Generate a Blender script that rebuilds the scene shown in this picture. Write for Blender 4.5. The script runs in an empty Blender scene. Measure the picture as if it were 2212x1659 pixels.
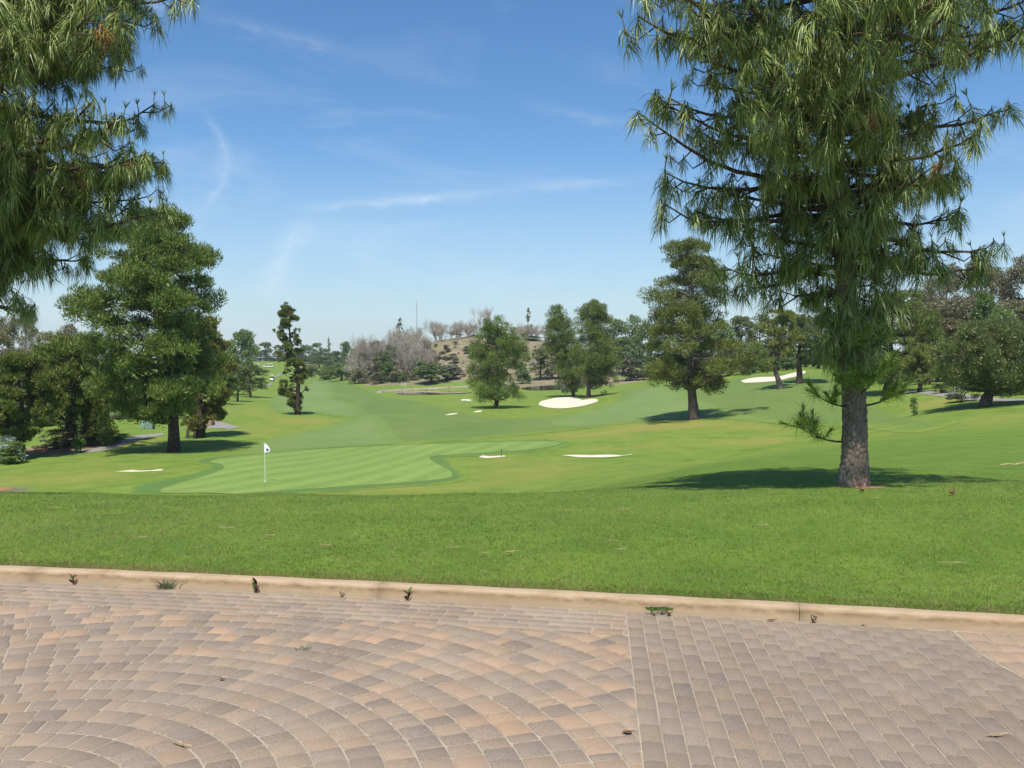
import bpy, math, random
import numpy as np
from mathutils import Vector, Matrix
from mathutils.geometry import delaunay_2d_cdt

# ------------------------------------------------------------------ camera, sky, sun, exposure
SC = bpy.context.scene
COL = SC.collection
EYE, FOC, HOR = 1.7, 920.0, 364.0
cam_d = bpy.data.cameras.new('camera')
cam_d.sensor_width = 36.0
cam_d.lens = FOC / 1024 * 36
cam_d.shift_y = -20 / 1024
cam_d.clip_start, cam_d.clip_end = 0.1, 8000
cam = bpy.data.objects.new('camera', cam_d)
COL.objects.link(cam)
cam.location = (0, 0, EYE)
cam.rotation_euler = (math.radians(90), 0, 0)
SC.camera = cam
SC.render.resolution_x, SC.render.resolution_y = 1024, 768
SC.view_settings.view_transform = 'Standard'
SC.view_settings.look = 'None'
SC.view_settings.gamma = 1
SC.view_settings.use_curve_mapping = False
SC.view_settings.exposure = 0.35

SUN_AZ = math.radians(5)      # heading the light travels, clockwise from +Y
SUN_EL = math.radians(62)
sun_d = bpy.data.lights.new('sun', 'SUN')
sun_d.energy = 4.8
sun_d.angle = math.radians(0.53)
sun_d.color = (1.0, 0.955, 0.88)
sun = bpy.data.objects.new('sun', sun_d)
COL.objects.link(sun)
_dir = Vector((math.sin(SUN_AZ) * math.cos(SUN_EL), math.cos(SUN_AZ) * math.cos(SUN_EL), -math.sin(SUN_EL)))
sun.rotation_euler = _dir.to_track_quat('-Z', 'Y').to_euler()
sun.location = (-10, -20, 30)

world = bpy.data.worlds.new('World')
SC.world = world
world.use_nodes = True


class NT:
    """small helper round a node tree"""
    def __init__(s, tree):
        s.t = tree

    def n(s, typ, **kw):
        nd = s.t.nodes.new(typ)
        for k, v in kw.items():
            setattr(nd, k, v)
        return nd

    def link(s, a, b):
        s.t.links.new(a, b)

    def put(s, sock, v):
        if isinstance(v, bpy.types.NodeSocket):
            s.t.links.new(v, sock)
        else:
            sock.default_value = v

    def math(s, op, a, b=None, c=None, clamp=False):
        nd = s.n('ShaderNodeMath', operation=op, use_clamp=clamp)
        s.put(nd.inputs[0], a)
        if b is not None:
            s.put(nd.inputs[1], b)
        if c is not None:
            s.put(nd.inputs[2], c)
        return nd.outputs[0]

    def noise(s, vec, scale, detail=4, rough=0.55, dist=0.0):
        nd = s.n('ShaderNodeTexNoise')
        if vec is not None:
            s.link(vec, nd.inputs['Vector'])
        nd.inputs['Scale'].default_value = scale
        nd.inputs['Detail'].default_value = detail
        nd.inputs['Roughness'].default_value = rough
        nd.inputs['Distortion'].default_value = dist
        return nd.outputs['Fac']

    def mapr(s, v, a, b, lo=0.0, hi=1.0):
        nd = s.n('ShaderNodeMapRange')
        s.put(nd.inputs[0], v)
        for i, x in enumerate((a, b, lo, hi)):
            nd.inputs[i + 1].default_value = x
        return nd.outputs[0]

    def mix(s, f, a, b, blend='MIX'):
        nd = s.n('ShaderNodeMix', data_type='RGBA', blend_type=blend)
        s.put(nd.inputs[0], f)
        s.put(nd.inputs[6], a if isinstance(a, bpy.types.NodeSocket) else (*a, 1) if len(a) == 3 else a)
        s.put(nd.inputs[7], b if isinstance(b, bpy.types.NodeSocket) else (*b, 1) if len(b) == 3 else b)
        return nd.outputs[2]

    def mapping(s, vec, scale=(1, 1, 1), rot=(0, 0, 0), loc=(0, 0, 0)):
        nd = s.n('ShaderNodeMapping')
        s.link(vec, nd.inputs[0])
        nd.inputs['Location'].default_value = loc
        nd.inputs['Rotation'].default_value = rot
        nd.inputs['Scale'].default_value = scale
        return nd.outputs[0]


def build_world():
    t = NT(world.node_tree)
    for nd in list(world.node_tree.nodes):
        world.node_tree.nodes.remove(nd)
    out = t.n('ShaderNodeOutputWorld')
    bg = t.n('ShaderNodeBackground')
    bg.inputs['Strength'].default_value = 0.105
    sky = t.n('ShaderNodeTexSky', sky_type='NISHITA')
    sky.sun_disc = False
    sky.sun_elevation = SUN_EL
    sky.sun_rotation = SUN_AZ + math.pi
    sky.altitude = 100
    sky.air_density = 1.0
    sky.dust_density = 0.3
    sky.ozone_density = 3.0
    co = t.n('ShaderNodeTexCoord')
    sep = t.n('ShaderNodeSeparateXYZ')
    t.link(co.outputs['Generated'], sep.inputs[0])
    x, y, z = sep.outputs
    az = t.math('ARCTAN2', x, y)                       # radians, + to the right of +Y
    el = t.math('ARCSINE', z)
    comb = t.n('ShaderNodeCombineXYZ')
    t.link(az, comb.inputs[0]); t.link(el, comb.inputs[1])
    v = comb.outputs[0]
    # broad thin cirrus, drawn out sideways
    m1 = t.mapping(v, (2.2, 9.0, 1), rot=(0, 0, -0.12))
    n1 = t.mapr(t.noise(m1, 1.6, 7, 0.62, 0.6), 0.5, 0.82)
    lowband = t.mapr(el, 0.46, 0.10)
    veil = t.math('MULTIPLY', n1, t.math('MULTIPLY', lowband, 0.38))
    # separate wisps: soft curved strokes  el = e0 + a*(az-a0) + c*(az-a0)^2
    fray = t.noise(t.mapping(v, (14, 30, 1)), 2.0, 6, 0.65, 0.4)

    def stroke(a0, a1, e0, slope, curve, width, amount):
        d = t.math('SUBTRACT', az, (a0 + a1) / 2)
        line = t.math('ADD', t.math('ADD', t.math('MULTIPLY', d, slope), t.math('MULTIPLY', t.math('MULTIPLY', d, d), curve)), e0)
        off = t.math('ABSOLUTE', t.math('SUBTRACT', t.math('ADD', el, t.math('MULTIPLY', t.math('SUBTRACT', fray, 0.5), width * 1.3)), line))
        f = t.mapr(off, width, 0.0)
        f = t.math('MULTIPLY', f, f)
        h = (a1 - a0) / 2
        ends = t.mapr(t.math('ABSOLUTE', d), h, h * 0.35)
        return t.math('MULTIPLY', t.math('MULTIPLY', f, ends), t.math('MULTIPLY', t.mapr(fray, 0.25, 0.7), amount))

    def vstroke(e0, e1, a0, slope, curve, width, amount):
        d = t.math('SUBTRACT', el, (e0 + e1) / 2)
        line = t.math('ADD', t.math('ADD', t.math('MULTIPLY', d, slope), t.math('MULTIPLY', t.math('MULTIPLY', d, d), curve)), a0)
        off = t.math('ABSOLUTE', t.math('SUBTRACT', t.math('ADD', az, t.math('MULTIPLY', t.math('SUBTRACT', fray, 0.5), width * 1.2)), line))
        f = t.mapr(off, width, 0.0)
        f = t.math('MULTIPLY', f, f)
        h = (e1 - e0) / 2
        ends = t.mapr(t.math('ABSOLUTE', d), h, h * 0.4)
        return t.math('MULTIPLY', t.math('MULTIPLY', f, ends), t.math('MULTIPLY', t.mapr(fray, 0.2, 0.7), amount))

    parts = [veil,
             stroke(-0.26, 0.20, 0.184, 0.085, 0.0, 0.010, 0.20),
             stroke(-0.24, -0.02, 0.172, 0.10, 0.1, 0.010, 0.35),
             stroke(-0.34, -0.15, 0.335, -0.14, 0.0, 0.014, 0.16),
             stroke(0.0, 0.22, 0.255, -0.22, 0.1, 0.012, 0.18),
             stroke(-0.46, -0.33, 0.352, -0.10, 0.0, 0.012, 0.2),
             vstroke(0.145, 0.262, -0.302, 0.06, -9.0, 0.012, 0.28),
             vstroke(0.06, 0.16, -0.245, 0.45, 1.0, 0.03, 0.4)]
    tot = parts[0]
    for p in parts[1:]:
        tot = t.math('ADD', tot, p)
    tot = t.math('MINIMUM', t.math('MAXIMUM', tot, 0.0), 0.85)
    # milky band near the horizon
    hz = t.mapr(el, 0.22, -0.01, 0.0, 0.75)
    hs = t.n('ShaderNodeHueSaturation')
    hs.inputs['Saturation'].default_value = 1.22
    hs.inputs['Value'].default_value = 1.08
    t.link(sky.outputs[0], hs.inputs['Color'])
    col = t.mix(hz, hs.outputs[0], (3.7, 4.9, 5.9, 1))
    col = t.mix(tot, col, (7.0, 7.5, 7.9, 1))
    t.link(col, bg.inputs['Color'])
    t.link(bg.outputs[0], out.inputs[0])


build_world()

# ------------------------------------------------------------------ small toolkit
rng = np.random.default_rng(7)
random.seed(7)
K = 1024 / 2212                 # the survey sheet is 2212 units wide


def props(o, label=None, cat=None, group=None, kind=None):
    if label: o['label'] = label
    if cat: o['category'] = cat
    if group: o['group'] = group
    if kind: o['kind'] = kind
    return o


def empty(name, loc=(0, 0, 0), rz=0.0):
    o = bpy.data.objects.new(name, None)
    o.empty_display_size = 0.3
    COL.objects.link(o)
    o.location = loc
    o.rotation_euler = (0, 0, rz)
    return o


class MB:
    """collects vertices and faces (arrays by polygon size) into one mesh"""
    def __init__(s):
        s.V, s.F, s.n = [], [], 0

    def add(s, V, F):
        V = np.asarray(V, float).reshape(-1, 3)
        F = np.asarray(F, int)
        s.V.append(V)
        s.F.append(F + s.n)
        s.n += len(V)
        return s

    def mesh(s, name, mat=None, smooth=False):
        me = bpy.data.meshes.new(name)
        V = np.concatenate(s.V)
        loops = np.concatenate([f.ravel() for f in s.F]).astype(np.int32)
        tot = np.concatenate([np.full(len(f), f.shape[1]) for f in s.F]).astype(np.int32)
        st = np.zeros(len(tot), np.int32)
        st[1:] = np.cumsum(tot)[:-1]
        me.vertices.add(len(V))
        me.vertices.foreach_set('co', V.astype(np.float32).ravel())
        me.loops.add(len(loops))
        me.loops.foreach_set('vertex_index', loops)
        me.polygons.add(len(tot))
        me.polygons.foreach_set('loop_start', st)
        if smooth:
            me.polygons.foreach_set('use_smooth', np.ones(len(tot), bool))
        me.update(calc_edges=True)
        if mat:
            me.materials.append(mat)
        return me

    def obj(s, name, mat=None, parent=None, smooth=False):
        return link(name, s.mesh(name, mat, smooth), parent)


def link(name, me, parent=None):
    o = bpy.data.objects.new(name, me)
    COL.objects.link(o)
    if parent is not None:
        o.parent = parent
    return o


def unit(v):
    v = np.asarray(v, float)
    return v / np.maximum(np.linalg.norm(v, axis=-1, keepdims=True), 1e-9)


def tube(path, radii, sides=6, cap=True):
    P = np.asarray(path, float)
    n = len(P)
    radii = np.broadcast_to(np.asarray(radii, float), (n,))
    T = unit(np.gradient(P, axis=0))
    ref = np.array([0.31, 0.95, 0.11]) if abs(T[0][2]) > 0.7 else np.array([0.05, 0.1, 1.0])
    A = unit(np.cross(T, ref)); B = np.cross(T, A)
    a = np.linspace(0, 2 * math.pi, sides, endpoint=False)
    V = P[:, None] + radii[:, None, None] * (np.cos(a)[None, :, None] * A[:, None] + np.sin(a)[None, :, None] * B[:, None])
    i = np.arange(n - 1)[:, None]; j = np.arange(sides)[None]
    k = (j + 1) % sides
    F = np.stack([i * sides + j, i * sides + k, (i + 1) * sides + k, (i + 1) * sides + j], -1).reshape(-1, 4)
    return V.reshape(-1, 3), F


def box_vf(c, s, taper=1.0):
    x, y, z = [v / 2 for v in s]
    V = np.array([[-x, -y, -z], [x, -y, -z], [x, y, -z], [-x, y, -z],
                  [-x * taper, -y * taper, z], [x * taper, -y * taper, z], [x * taper, y * taper, z], [-x * taper, y * taper, z]]) + np.array(c)
    return V, np.array([[3, 2, 1, 0], [4, 5, 6, 7], [0, 1, 5, 4], [1, 2, 6, 5], [2, 3, 7, 6], [3, 0, 4, 7]])


def bevel_box(c, s, b=0.02, taper=1.0):
    """box with its vertical corners cut and a bevelled top"""
    x, y, z = s[0] / 2, s[1] / 2, s[2]
    def ring(k, zz, inset):
        X, Y = x * k - inset, y * k - inset
        return [[-X + b, -Y, zz], [X - b, -Y, zz], [X, -Y + b, zz], [X, Y - b, zz], [X - b, Y, zz], [-X + b, Y, zz], [-X, Y - b, zz], [-X, -Y + b, zz]]
    V = np.array(ring(1, -z / 2, 0) + ring(taper, z / 2 - b, 0) + ring(taper, z / 2, b)) + np.array(c)
    q = []
    for r in range(2):
        for j in range(8):
            q.append([r * 8 + j, r * 8 + (j + 1) % 8, r * 8 + 8 + (j + 1) % 8, r * 8 + 8 + j])
    return V, np.array(q), np.array([list(range(16, 24))])


def add_bbox(mb, c, s, b=0.02, taper=1.0):
    V, q, top = bevel_box(c, s, b, taper)
    n0 = mb.n
    mb.add(V, q)
    mb.F.append(top + n0)


def leaf_tris(P, D, L, W):
    side = unit(np.cross(D, rng.normal(size=P.shape)))
    L = np.asarray(L)[:, None] * np.ones_like(P); W = np.asarray(W)[:, None] * np.ones_like(P)
    V = np.stack([P - side * W / 2, P + side * W / 2, P + D * L], 1).reshape(-1, 3)
    return V, np.arange(len(V)).reshape(-1, 3)


def leaf_quads(P, D, L, W):
    side = unit(np.cross(D, rng.normal(size=P.shape)))
    L = np.asarray(L)[:, None] * np.ones_like(P); W = np.asarray(W)[:, None] * np.ones_like(P)
    V = np.stack([P, P + D * L * .5 + side * W / 2, P + D * L, P + D * L * .5 - side * W / 2], 1).reshape(-1, 3)
    return V, np.arange(len(V)).reshape(-1, 4)


# ------------------------------------------------------------------ materials
def new_mat(name):
    m = bpy.data.materials.new(name)
    m.use_nodes = True
    t = NT(m.node_tree)
    for nd in list(m.node_tree.nodes):
        m.node_tree.nodes.remove(nd)
    out = t.n('ShaderNodeOutputMaterial')
    return m, t, out


def principled(t, out, color, rough=0.8, spec=0.3, bump=None, bump_s=0.3, bump_d=0.01, metal=0.0):
    p = t.n('ShaderNodeBsdfPrincipled')
    t.put(p.inputs['Base Color'], color if isinstance(color, bpy.types.NodeSocket) else (*color, 1))
    t.put(p.inputs['Roughness'], rough)
    p.inputs['Specular IOR Level'].default_value = spec
    p.inputs['Metallic'].default_value = metal
    if bump is not None:
        b = t.n('ShaderNodeBump')
        b.inputs['Strength'].default_value = bump_s
        b.inputs['Distance'].default_value = bump_d
        t.link(bump, b.inputs['Height'])
        t.link(b.outputs[0], p.inputs['Normal'])
    t.link(p.outputs[0], out.inputs[0])
    return p


def flat_mat(name, c, rough=0.7, var=0.12, scale=6.0, spec=0.3, metal=0.0):
    m, t, out = new_mat(name)
    co = t.n('ShaderNodeTexCoord').outputs['Object']
    f = t.noise(co, scale, 5)
    d = tuple(max(0, x * (1 - 2.2 * var)) for x in c)
    l = tuple(min(1, x * (1 + 1.6 * var)) for x in c)
    principled(t, out, t.mix(t.mapr(f, 0.3, 0.7), d, l), rough, spec, metal=metal)
    return m


def leaf_mat(name, c1, c2, trans=0.3, gloss=0.06, obj_var=0.25, accent=None, accent_p=0.06):
    m, t, out = new_mat(name)
    g = t.n('ShaderNodeNewGeometry')
    r = g.outputs['Random Per Island']
    col = t.mix(r, c1, c2)
    oi = t.n('ShaderNodeObjectInfo')
    hsv = t.n('ShaderNodeHueSaturation')
    t.link(col, hsv.inputs['Color'])
    t.link(t.mapr(oi.outputs['Random'], 0, 1, 0.5 - 0.035 * obj_var * 4, 0.5 + 0.025 * obj_var * 4), hsv.inputs['Hue'])
    t.link(t.mapr(oi.outputs['Random'], 0, 1, 1 - obj_var, 1 + obj_var), hsv.inputs['Value'])
    col = hsv.outputs[0]
    if accent:
        rr = t.math('FRACT', t.math('MULTIPLY', r, 57.31))
        col = t.mix(t.math('LESS_THAN', rr, accent_p), col, accent)
    d = t.n('ShaderNodeBsdfDiffuse'); t.link(col, d.inputs[0])
    tr = t.n('ShaderNodeBsdfTranslucent'); t.link(col, tr.inputs[0])
    mx = t.n('ShaderNodeMixShader'); mx.inputs[0].default_value = trans
    t.link(d.outputs[0], mx.inputs[1]); t.link(tr.outputs[0], mx.inputs[2])
    gl = t.n('ShaderNodeBsdfGlossy'); gl.inputs['Roughness'].default_value = 0.45
    gl.inputs[0].default_value = (0.8, 0.85, 0.8, 1)
    m2 = t.n('ShaderNodeMixShader'); m2.inputs[0].default_value = gloss
    t.link(mx.outputs[0], m2.inputs[1]); t.link(gl.outputs[0], m2.inputs[2])
    t.link(m2.outputs[0], out.inputs[0])
    return m


def bark_mat(name, dark, light, scale=(14, 14, 5), bump_d=0.02):
    m, t, out = new_mat(name)
    co = t.mapping(t.n('ShaderNodeTexCoord').outputs['Object'], scale)
    vo = t.n('ShaderNodeTexVoronoi', feature='DISTANCE_TO_EDGE')
    t.link(co, vo.inputs['Vector']); vo.inputs['Scale'].default_value = 1.0
    n = t.noise(co, 3.0, 6, 0.65)
    f = t.math('MULTIPLY', t.mapr(vo.outputs['Distance'], 0.0, 0.18), t.mapr(n, 0.2, 0.7, 0.45, 1.0))
    col = t.mix(f, dark, light)
    big = t.noise(co, 0.25, 3)
    col = t.mix(t.mapr(big, 0.4, 0.7, 0, 0.4), col, tuple(x * 0.6 for x in dark))
    principled(t, out, col, 0.92, 0.1, f, 0.7, bump_d)
    return m


M = {}
M['needle'] = leaf_mat('pine_needles', (0.090, 0.140, 0.030), (0.345, 0.395, 0.110), 0.15, 0.05, 0.06, (0.26, 0.17, 0.06), 0.02)
M['needle_young'] = leaf_mat('young_pine_needles', (0.20, 0.32, 0.045), (0.42, 0.50, 0.11), 0.35, 0.05, 0.06)
M['needle_dead'] = leaf_mat('dead_pine_needles', (0.25, 0.13, 0.04), (0.40, 0.22, 0.07), 0.2, 0.03, 0.1)
M['pine'] = leaf_mat('pine_foliage', (0.068, 0.108, 0.022), (0.220, 0.270, 0.054), 0.22, 0.02, 0.10, (0.16, 0.12, 0.04), 0.03)
M['stone_pine'] = leaf_mat('stone_pine_foliage', (0.076, 0.116, 0.026), (0.235, 0.270, 0.066), 0.22, 0.02, 0.08, (0.20, 0.14, 0.05), 0.05)
M['golden'] = leaf_mat('golden_pine_foliage', (0.110, 0.145, 0.030), (0.300, 0.300, 0.070), 0.26, 0.03, 0.1, (0.30, 0.19, 0.06), 0.08)
M['euc'] = leaf_mat('eucalyptus_foliage', (0.115, 0.125, 0.042), (0.270, 0.230, 0.095), 0.25, 0.05, 0.2, (0.22, 0.17, 0.09), 0.10)
M['brown_euc'] = leaf_mat('brown_eucalyptus_foliage', (0.105, 0.108, 0.050), (0.235, 0.205, 0.100), 0.22, 0.05, 0.12, (0.20, 0.16, 0.09), 0.08)
M['broad'] = leaf_mat('broadleaf_foliage', (0.080, 0.130, 0.030), (0.215, 0.260, 0.066), 0.3, 0.05, 0.22)
M['dark'] = leaf_mat('dark_foliage', (0.065, 0.115, 0.026), (0.185, 0.245, 0.054), 0.25, 0.05, 0.2)
M['bright'] = leaf_mat('bright_green_foliage', (0.07, 0.15, 0.025), (0.15, 0.25, 0.045), 0.35, 0.04, 0.15)
M['willow'] = leaf_mat('pale_green_foliage', (0.09, 0.14, 0.035), (0.18, 0.235, 0.07), 0.35, 0.04, 0.12)
M['grey_leaf'] = leaf_mat('grey_green_foliage', (0.10, 0.115, 0.065), (0.20, 0.21, 0.13), 0.25, 0.05, 0.15)
M['silver'] = leaf_mat('silver_foliage', (0.26, 0.30, 0.27), (0.45, 0.50, 0.46), 0.2, 0.08, 0.05)
M['scrub'] = leaf_mat('scrub_foliage', (0.15, 0.135, 0.075), (0.30, 0.255, 0.155), 0.2, 0.03, 0.3, (0.12, 0.13, 0.05), 0.3)
M['twig'] = leaf_mat('bare_twigs', (0.24, 0.205, 0.155), (0.46, 0.41, 0.32), 0.05, 0.02, 0.25)
M['bare_bark'] = bark_mat('bare_tree_bark', (0.23, 0.19, 0.15), (0.46, 0.41, 0.35), (6, 6, 2))
M['euc_bark'] = bark_mat('pale_eucalyptus_bark', (0.22, 0.17, 0.13), (0.48, 0.42, 0.35), (5, 5, 1.5))
M['bark'] = bark_mat('pine_bark', (0.030, 0.022, 0.017), (0.13, 0.095, 0.075), (9, 9, 3))
M['bark_grey'] = bark_mat('grey_pine_bark', (0.05, 0.038, 0.03), (0.24, 0.19, 0.155), (9, 9, 3))
M['twigwood'] = bark_mat('branch_wood', (0.05, 0.034, 0.024), (0.17, 0.12, 0.085), (30, 30, 10), 0.004)
M['white_paint'] = flat_mat('white_paint', (0.78, 0.77, 0.72), 0.5, 0.06)
M['dark_plastic'] = flat_mat('dark_plastic', (0.025, 0.025, 0.028), 0.5)
M['tyre'] = flat_mat('tyre_rubber', (0.02, 0.02, 0.02), 0.85)
M['green_plastic'] = flat_mat('pale_green_plastic', (0.17, 0.27, 0.21), 0.5, 0.1)
M['blue_plastic'] = flat_mat('blue_plastic', (0.03, 0.06, 0.20), 0.45, 0.1)
M['tan_wood'] = flat_mat('tan_timber', (0.33, 0.21, 0.14), 0.8, 0.2, 12)
M['skin'] = flat_mat('skin', (0.42, 0.25, 0.17), 0.6)
M['shirt'] = flat_mat('pale_shirt', (0.75, 0.73, 0.66), 0.8)
M['trousers'] = flat_mat('cream_trousers', (0.60, 0.55, 0.45), 0.8)
M['flag_cloth'] = flat_mat('white_flag_cloth', (0.80, 0.80, 0.82), 0.8, 0.05, 20)
M['flag_mark'] = flat_mat('dark_flag_print', (0.10, 0.11, 0.25), 0.8)
M['metal'] = flat_mat('galvanised_steel', (0.35, 0.36, 0.38), 0.5, 0.1, 8, 0.5, 0.4)
M['dry_leaf'] = flat_mat('dry_leaf', (0.50, 0.36, 0.20), 0.8, 0.25, 30)
M['brown_leaf'] = flat_mat('brown_leaf', (0.22, 0.11, 0.055), 0.8, 0.25, 30)
M['red_leaf'] = flat_mat('dark_red_weed_leaf', (0.11, 0.035, 0.03), 0.7, 0.25, 30)
M['weed'] = leaf_mat('weed_leaves', (0.08, 0.17, 0.03), (0.17, 0.27, 0.07), 0.3, 0.05, 0.1)
M['weed_grey'] = leaf_mat('grey_weed_blades', (0.13, 0.18, 0.08), (0.26, 0.30, 0.17), 0.3, 0.05, 0.1)


def rough_colour(t, P, dry, lush):
    n_big = t.noise(P, 0.06, 5, 0.6, 0.6)
    n_mid = t.noise(P, 0.55, 5, 0.6, 0.4)
    n_sm = t.noise(P, 7.0, 5, 0.7)
    n_fine = t.noise(P, 60.0, 3, 0.7)
    n_clump = t.noise(P, 2.2, 6, 0.72)
    green = t.mix(t.mapr(n_mid, 0.3, 0.7), (0.120, 0.205, 0.028), (0.215, 0.290, 0.042))
    yel = t.mix(t.mapr(n_sm, 0.25, 0.75), (0.240, 0.255, 0.046), (0.330, 0.295, 0.075))
    f = t.math('ADD', t.mapr(n_big, 0.44, 0.72, 0.0, 0.48), dry)
    f = t.math('ADD', f, t.mapr(n_mid, 0.45, 0.8, -0.1, 0.25), clamp=True)
    f = t.math('MULTIPLY', f, t.math('SUBTRACT', 1.0, t.math('MULTIPLY', lush, 0.85)), clamp=True)
    col = t.mix(f, green, yel)
    nl = t.mapr(t.noise(P, 1.1, 6, 0.65, 0.5), 0.35, 0.7)
    lushc = t.mix(nl, (0.098, 0.182, 0.021), (0.178, 0.262, 0.037))
    col = t.mix(t.math('MULTIPLY', lush, 0.9), col, lushc)
    return col, n_sm, n_fine, n_clump, n_mid


def zone_mat():
    """rough turf; vertex attribute zone = (dry, bare soil, lush) of the ground itself"""
    m, t, out = new_mat('rough_turf')
    at = t.n('ShaderNodeAttribute', attribute_name='zone')
    sep = t.n('ShaderNodeSeparateColor'); t.link(at.outputs['Color'], sep.inputs[0])
    dry, soil, lush = sep.outputs
    P = t.n('ShaderNodeNewGeometry').outputs['Position']
    col, n_sm, n_fine, n_clump, n_mid = rough_colour(t, P, dry, lush)
    # very dry tan-brown grass where dryness exceeds 1
    col = t.mix(t.mapr(t.math('ADD', dry, t.mapr(n_sm, 0.3, 0.7, -0.12, 0.12)), 0.75, 1.15, 0, 0.75), col, (0.30, 0.225, 0.085))
    soilc = t.mix(t.mapr(n_mid, 0.3, 0.7), (0.24, 0.175, 0.115), (0.38, 0.305, 0.20))
    scr = t.mapr(t.noise(P, 0.23, 6, 0.7, 0.8), 0.47, 0.58)
    soilc = t.mix(t.math('MULTIPLY', scr, 0.85), soilc, (0.150, 0.155, 0.070))
    sf = t.mapr(t.math('ADD', soil, t.mapr(n_mid, 0.3, 0.7, -0.2, 0.2)), 0.35, 0.65)
    col = t.mix(sf, col, soilc)
    col = t.mix(t.mapr(n_fine, 0.35, 0.65), t.mix(0.22, col, (0, 0, 0)), col)
    col = t.mix(t.mapr(n_clump, 0.35, 0.68, 0.0, 0.30), col, (0.07, 0.135, 0.026))
    h = t.math('ADD', t.math('ADD', t.math('MULTIPLY', n_sm, 0.6), n_clump), n_fine)
    principled(t, out, col, 0.9, 0.15, h, 0.55, 0.04)
    return m


def turf_mat(name, a, b, stripe=None, bump=0.35, soft=0.0, into=None):
    m, t, out = new_mat(name)
    P = t.n('ShaderNodeNewGeometry').outputs['Position']
    n = t.noise(t.mapping(P, (1, 0.5, 1), (0, 0, 0.3)), 0.13, 6, 0.62, 0.6)
    n2 = t.noise(P, 1.4, 5, 0.65)
    n3 = t.noise(P, 30.0, 3, 0.7)
    f = t.math('ADD', t.mapr(n, 0.3, 0.7, 0, 0.7), t.mapr(n2, 0.3, 0.7, -0.1, 0.35), clamp=True)
    col = t.mix(f, a, b)
    if stripe:
        ang, width, c2, amt = stripe
        w = t.n('ShaderNodeTexWave', wave_type='BANDS', bands_direction='X', wave_profile='SIN')
        t.link(t.mapping(P, (1, 1, 1), (0, 0, ang)), w.inputs['Vector'])
        w.inputs['Scale'].default_value = 0.314 / width
        w.inputs['Distortion'].default_value = 1.2
        w.inputs['Detail'].default_value = 2
        w.inputs['Detail Scale'].default_value = 0.6
        br = t.mapr(t.noise(P, 0.5, 4), 0.3, 0.65, 0.3, 1.0)
        col = t.mix(t.math('MULTIPLY', t.math('MULTIPLY', t.mapr(w.outputs['Fac'], 0.35, 0.65), br), amt), col, c2)
    n4 = t.noise(P, 4.5, 5, 0.7)
    col = t.mix(t.mapr(n4, 0.36, 0.64), t.mix(0.16, col, (0, 0, 0)), col)
    col = t.mix(t.mapr(n3, 0.35, 0.65), t.mix(0.20, col, (0, 0, 0)), col)
    if soft:
        e = t.n('ShaderNodeAttribute', attribute_name='edge').outputs['Fac']
        rag = t.mapr(t.noise(P, 0.9, 6, 0.7), 0.3, 0.7, 0.0, 0.7)
        al = t.mapr(t.math('SUBTRACT', t.math('DIVIDE', e, soft), rag), -0.05, 0.35)
        if into:
            rc = t.mix(f, *into)
            rc = t.mix(t.mapr(n3, 0.35, 0.65), t.mix(0.14, rc, (0, 0, 0)), rc)
        else:
            rc, r_sm, r_fine, r_clump, _ = rough_colour(t, P, 0.0, 0.0)
            rc = t.mix(t.mapr(r_fine, 0.35, 0.65), t.mix(0.22, rc, (0, 0, 0)), rc)
            rc = t.mix(t.mapr(r_clump, 0.35, 0.68, 0.0, 0.30), rc, (0.07, 0.135, 0.026))
        col = t.mix(al, rc, col)
    principled(t, out, col, 0.88, 0.15, t.math('ADD', n2, n3), bump, 0.03)
    return m


def sand_mat():
    m, t, out = new_mat('bunker_sand')
    P = t.n('ShaderNodeNewGeometry').outputs['Position']
    n = t.noise(P, 0.8, 5); n2 = t.noise(P, 14, 4, 0.7)
    col = t.mix(t.mapr(n, 0.3, 0.7), (0.56, 0.475, 0.345), (0.70, 0.62, 0.48))
    principled(t, out, col, 0.95, 0.1, t.math('ADD', n, t.math('MULTIPLY', n2, 0.3)), 0.5, 0.15)
    return m


def path_mat():
    m, t, out = new_mat('worn_cart_path')
    P = t.n('ShaderNodeNewGeometry').outputs['Position']
    n = t.noise(P, 0.5, 6, 0.65); n2 = t.noise(P, 40, 3)
    col = t.mix(t.mapr(n, 0.3, 0.7), (0.20, 0.18, 0.155), (0.31, 0.285, 0.25))
    col = t.mix(t.mapr(n2, 0.4, 0.7, 0, 0.2), col, (0.10, 0.09, 0.08))
    principled(t, out, col, 0.9, 0.2, n2, 0.3, 0.01)
    return m


def water_mat():
    m, t, out = new_mat('pond_water')
    P = t.n('ShaderNodeNewGeometry').outputs['Position']
    n = t.noise(t.mapping(P, (0.6, 1.2, 1)), 0.7, 3)
    p = principled(t, out, (0.045, 0.045, 0.020), 0.04, 0.5, n, 0.06, 0.02)
    return m


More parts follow.
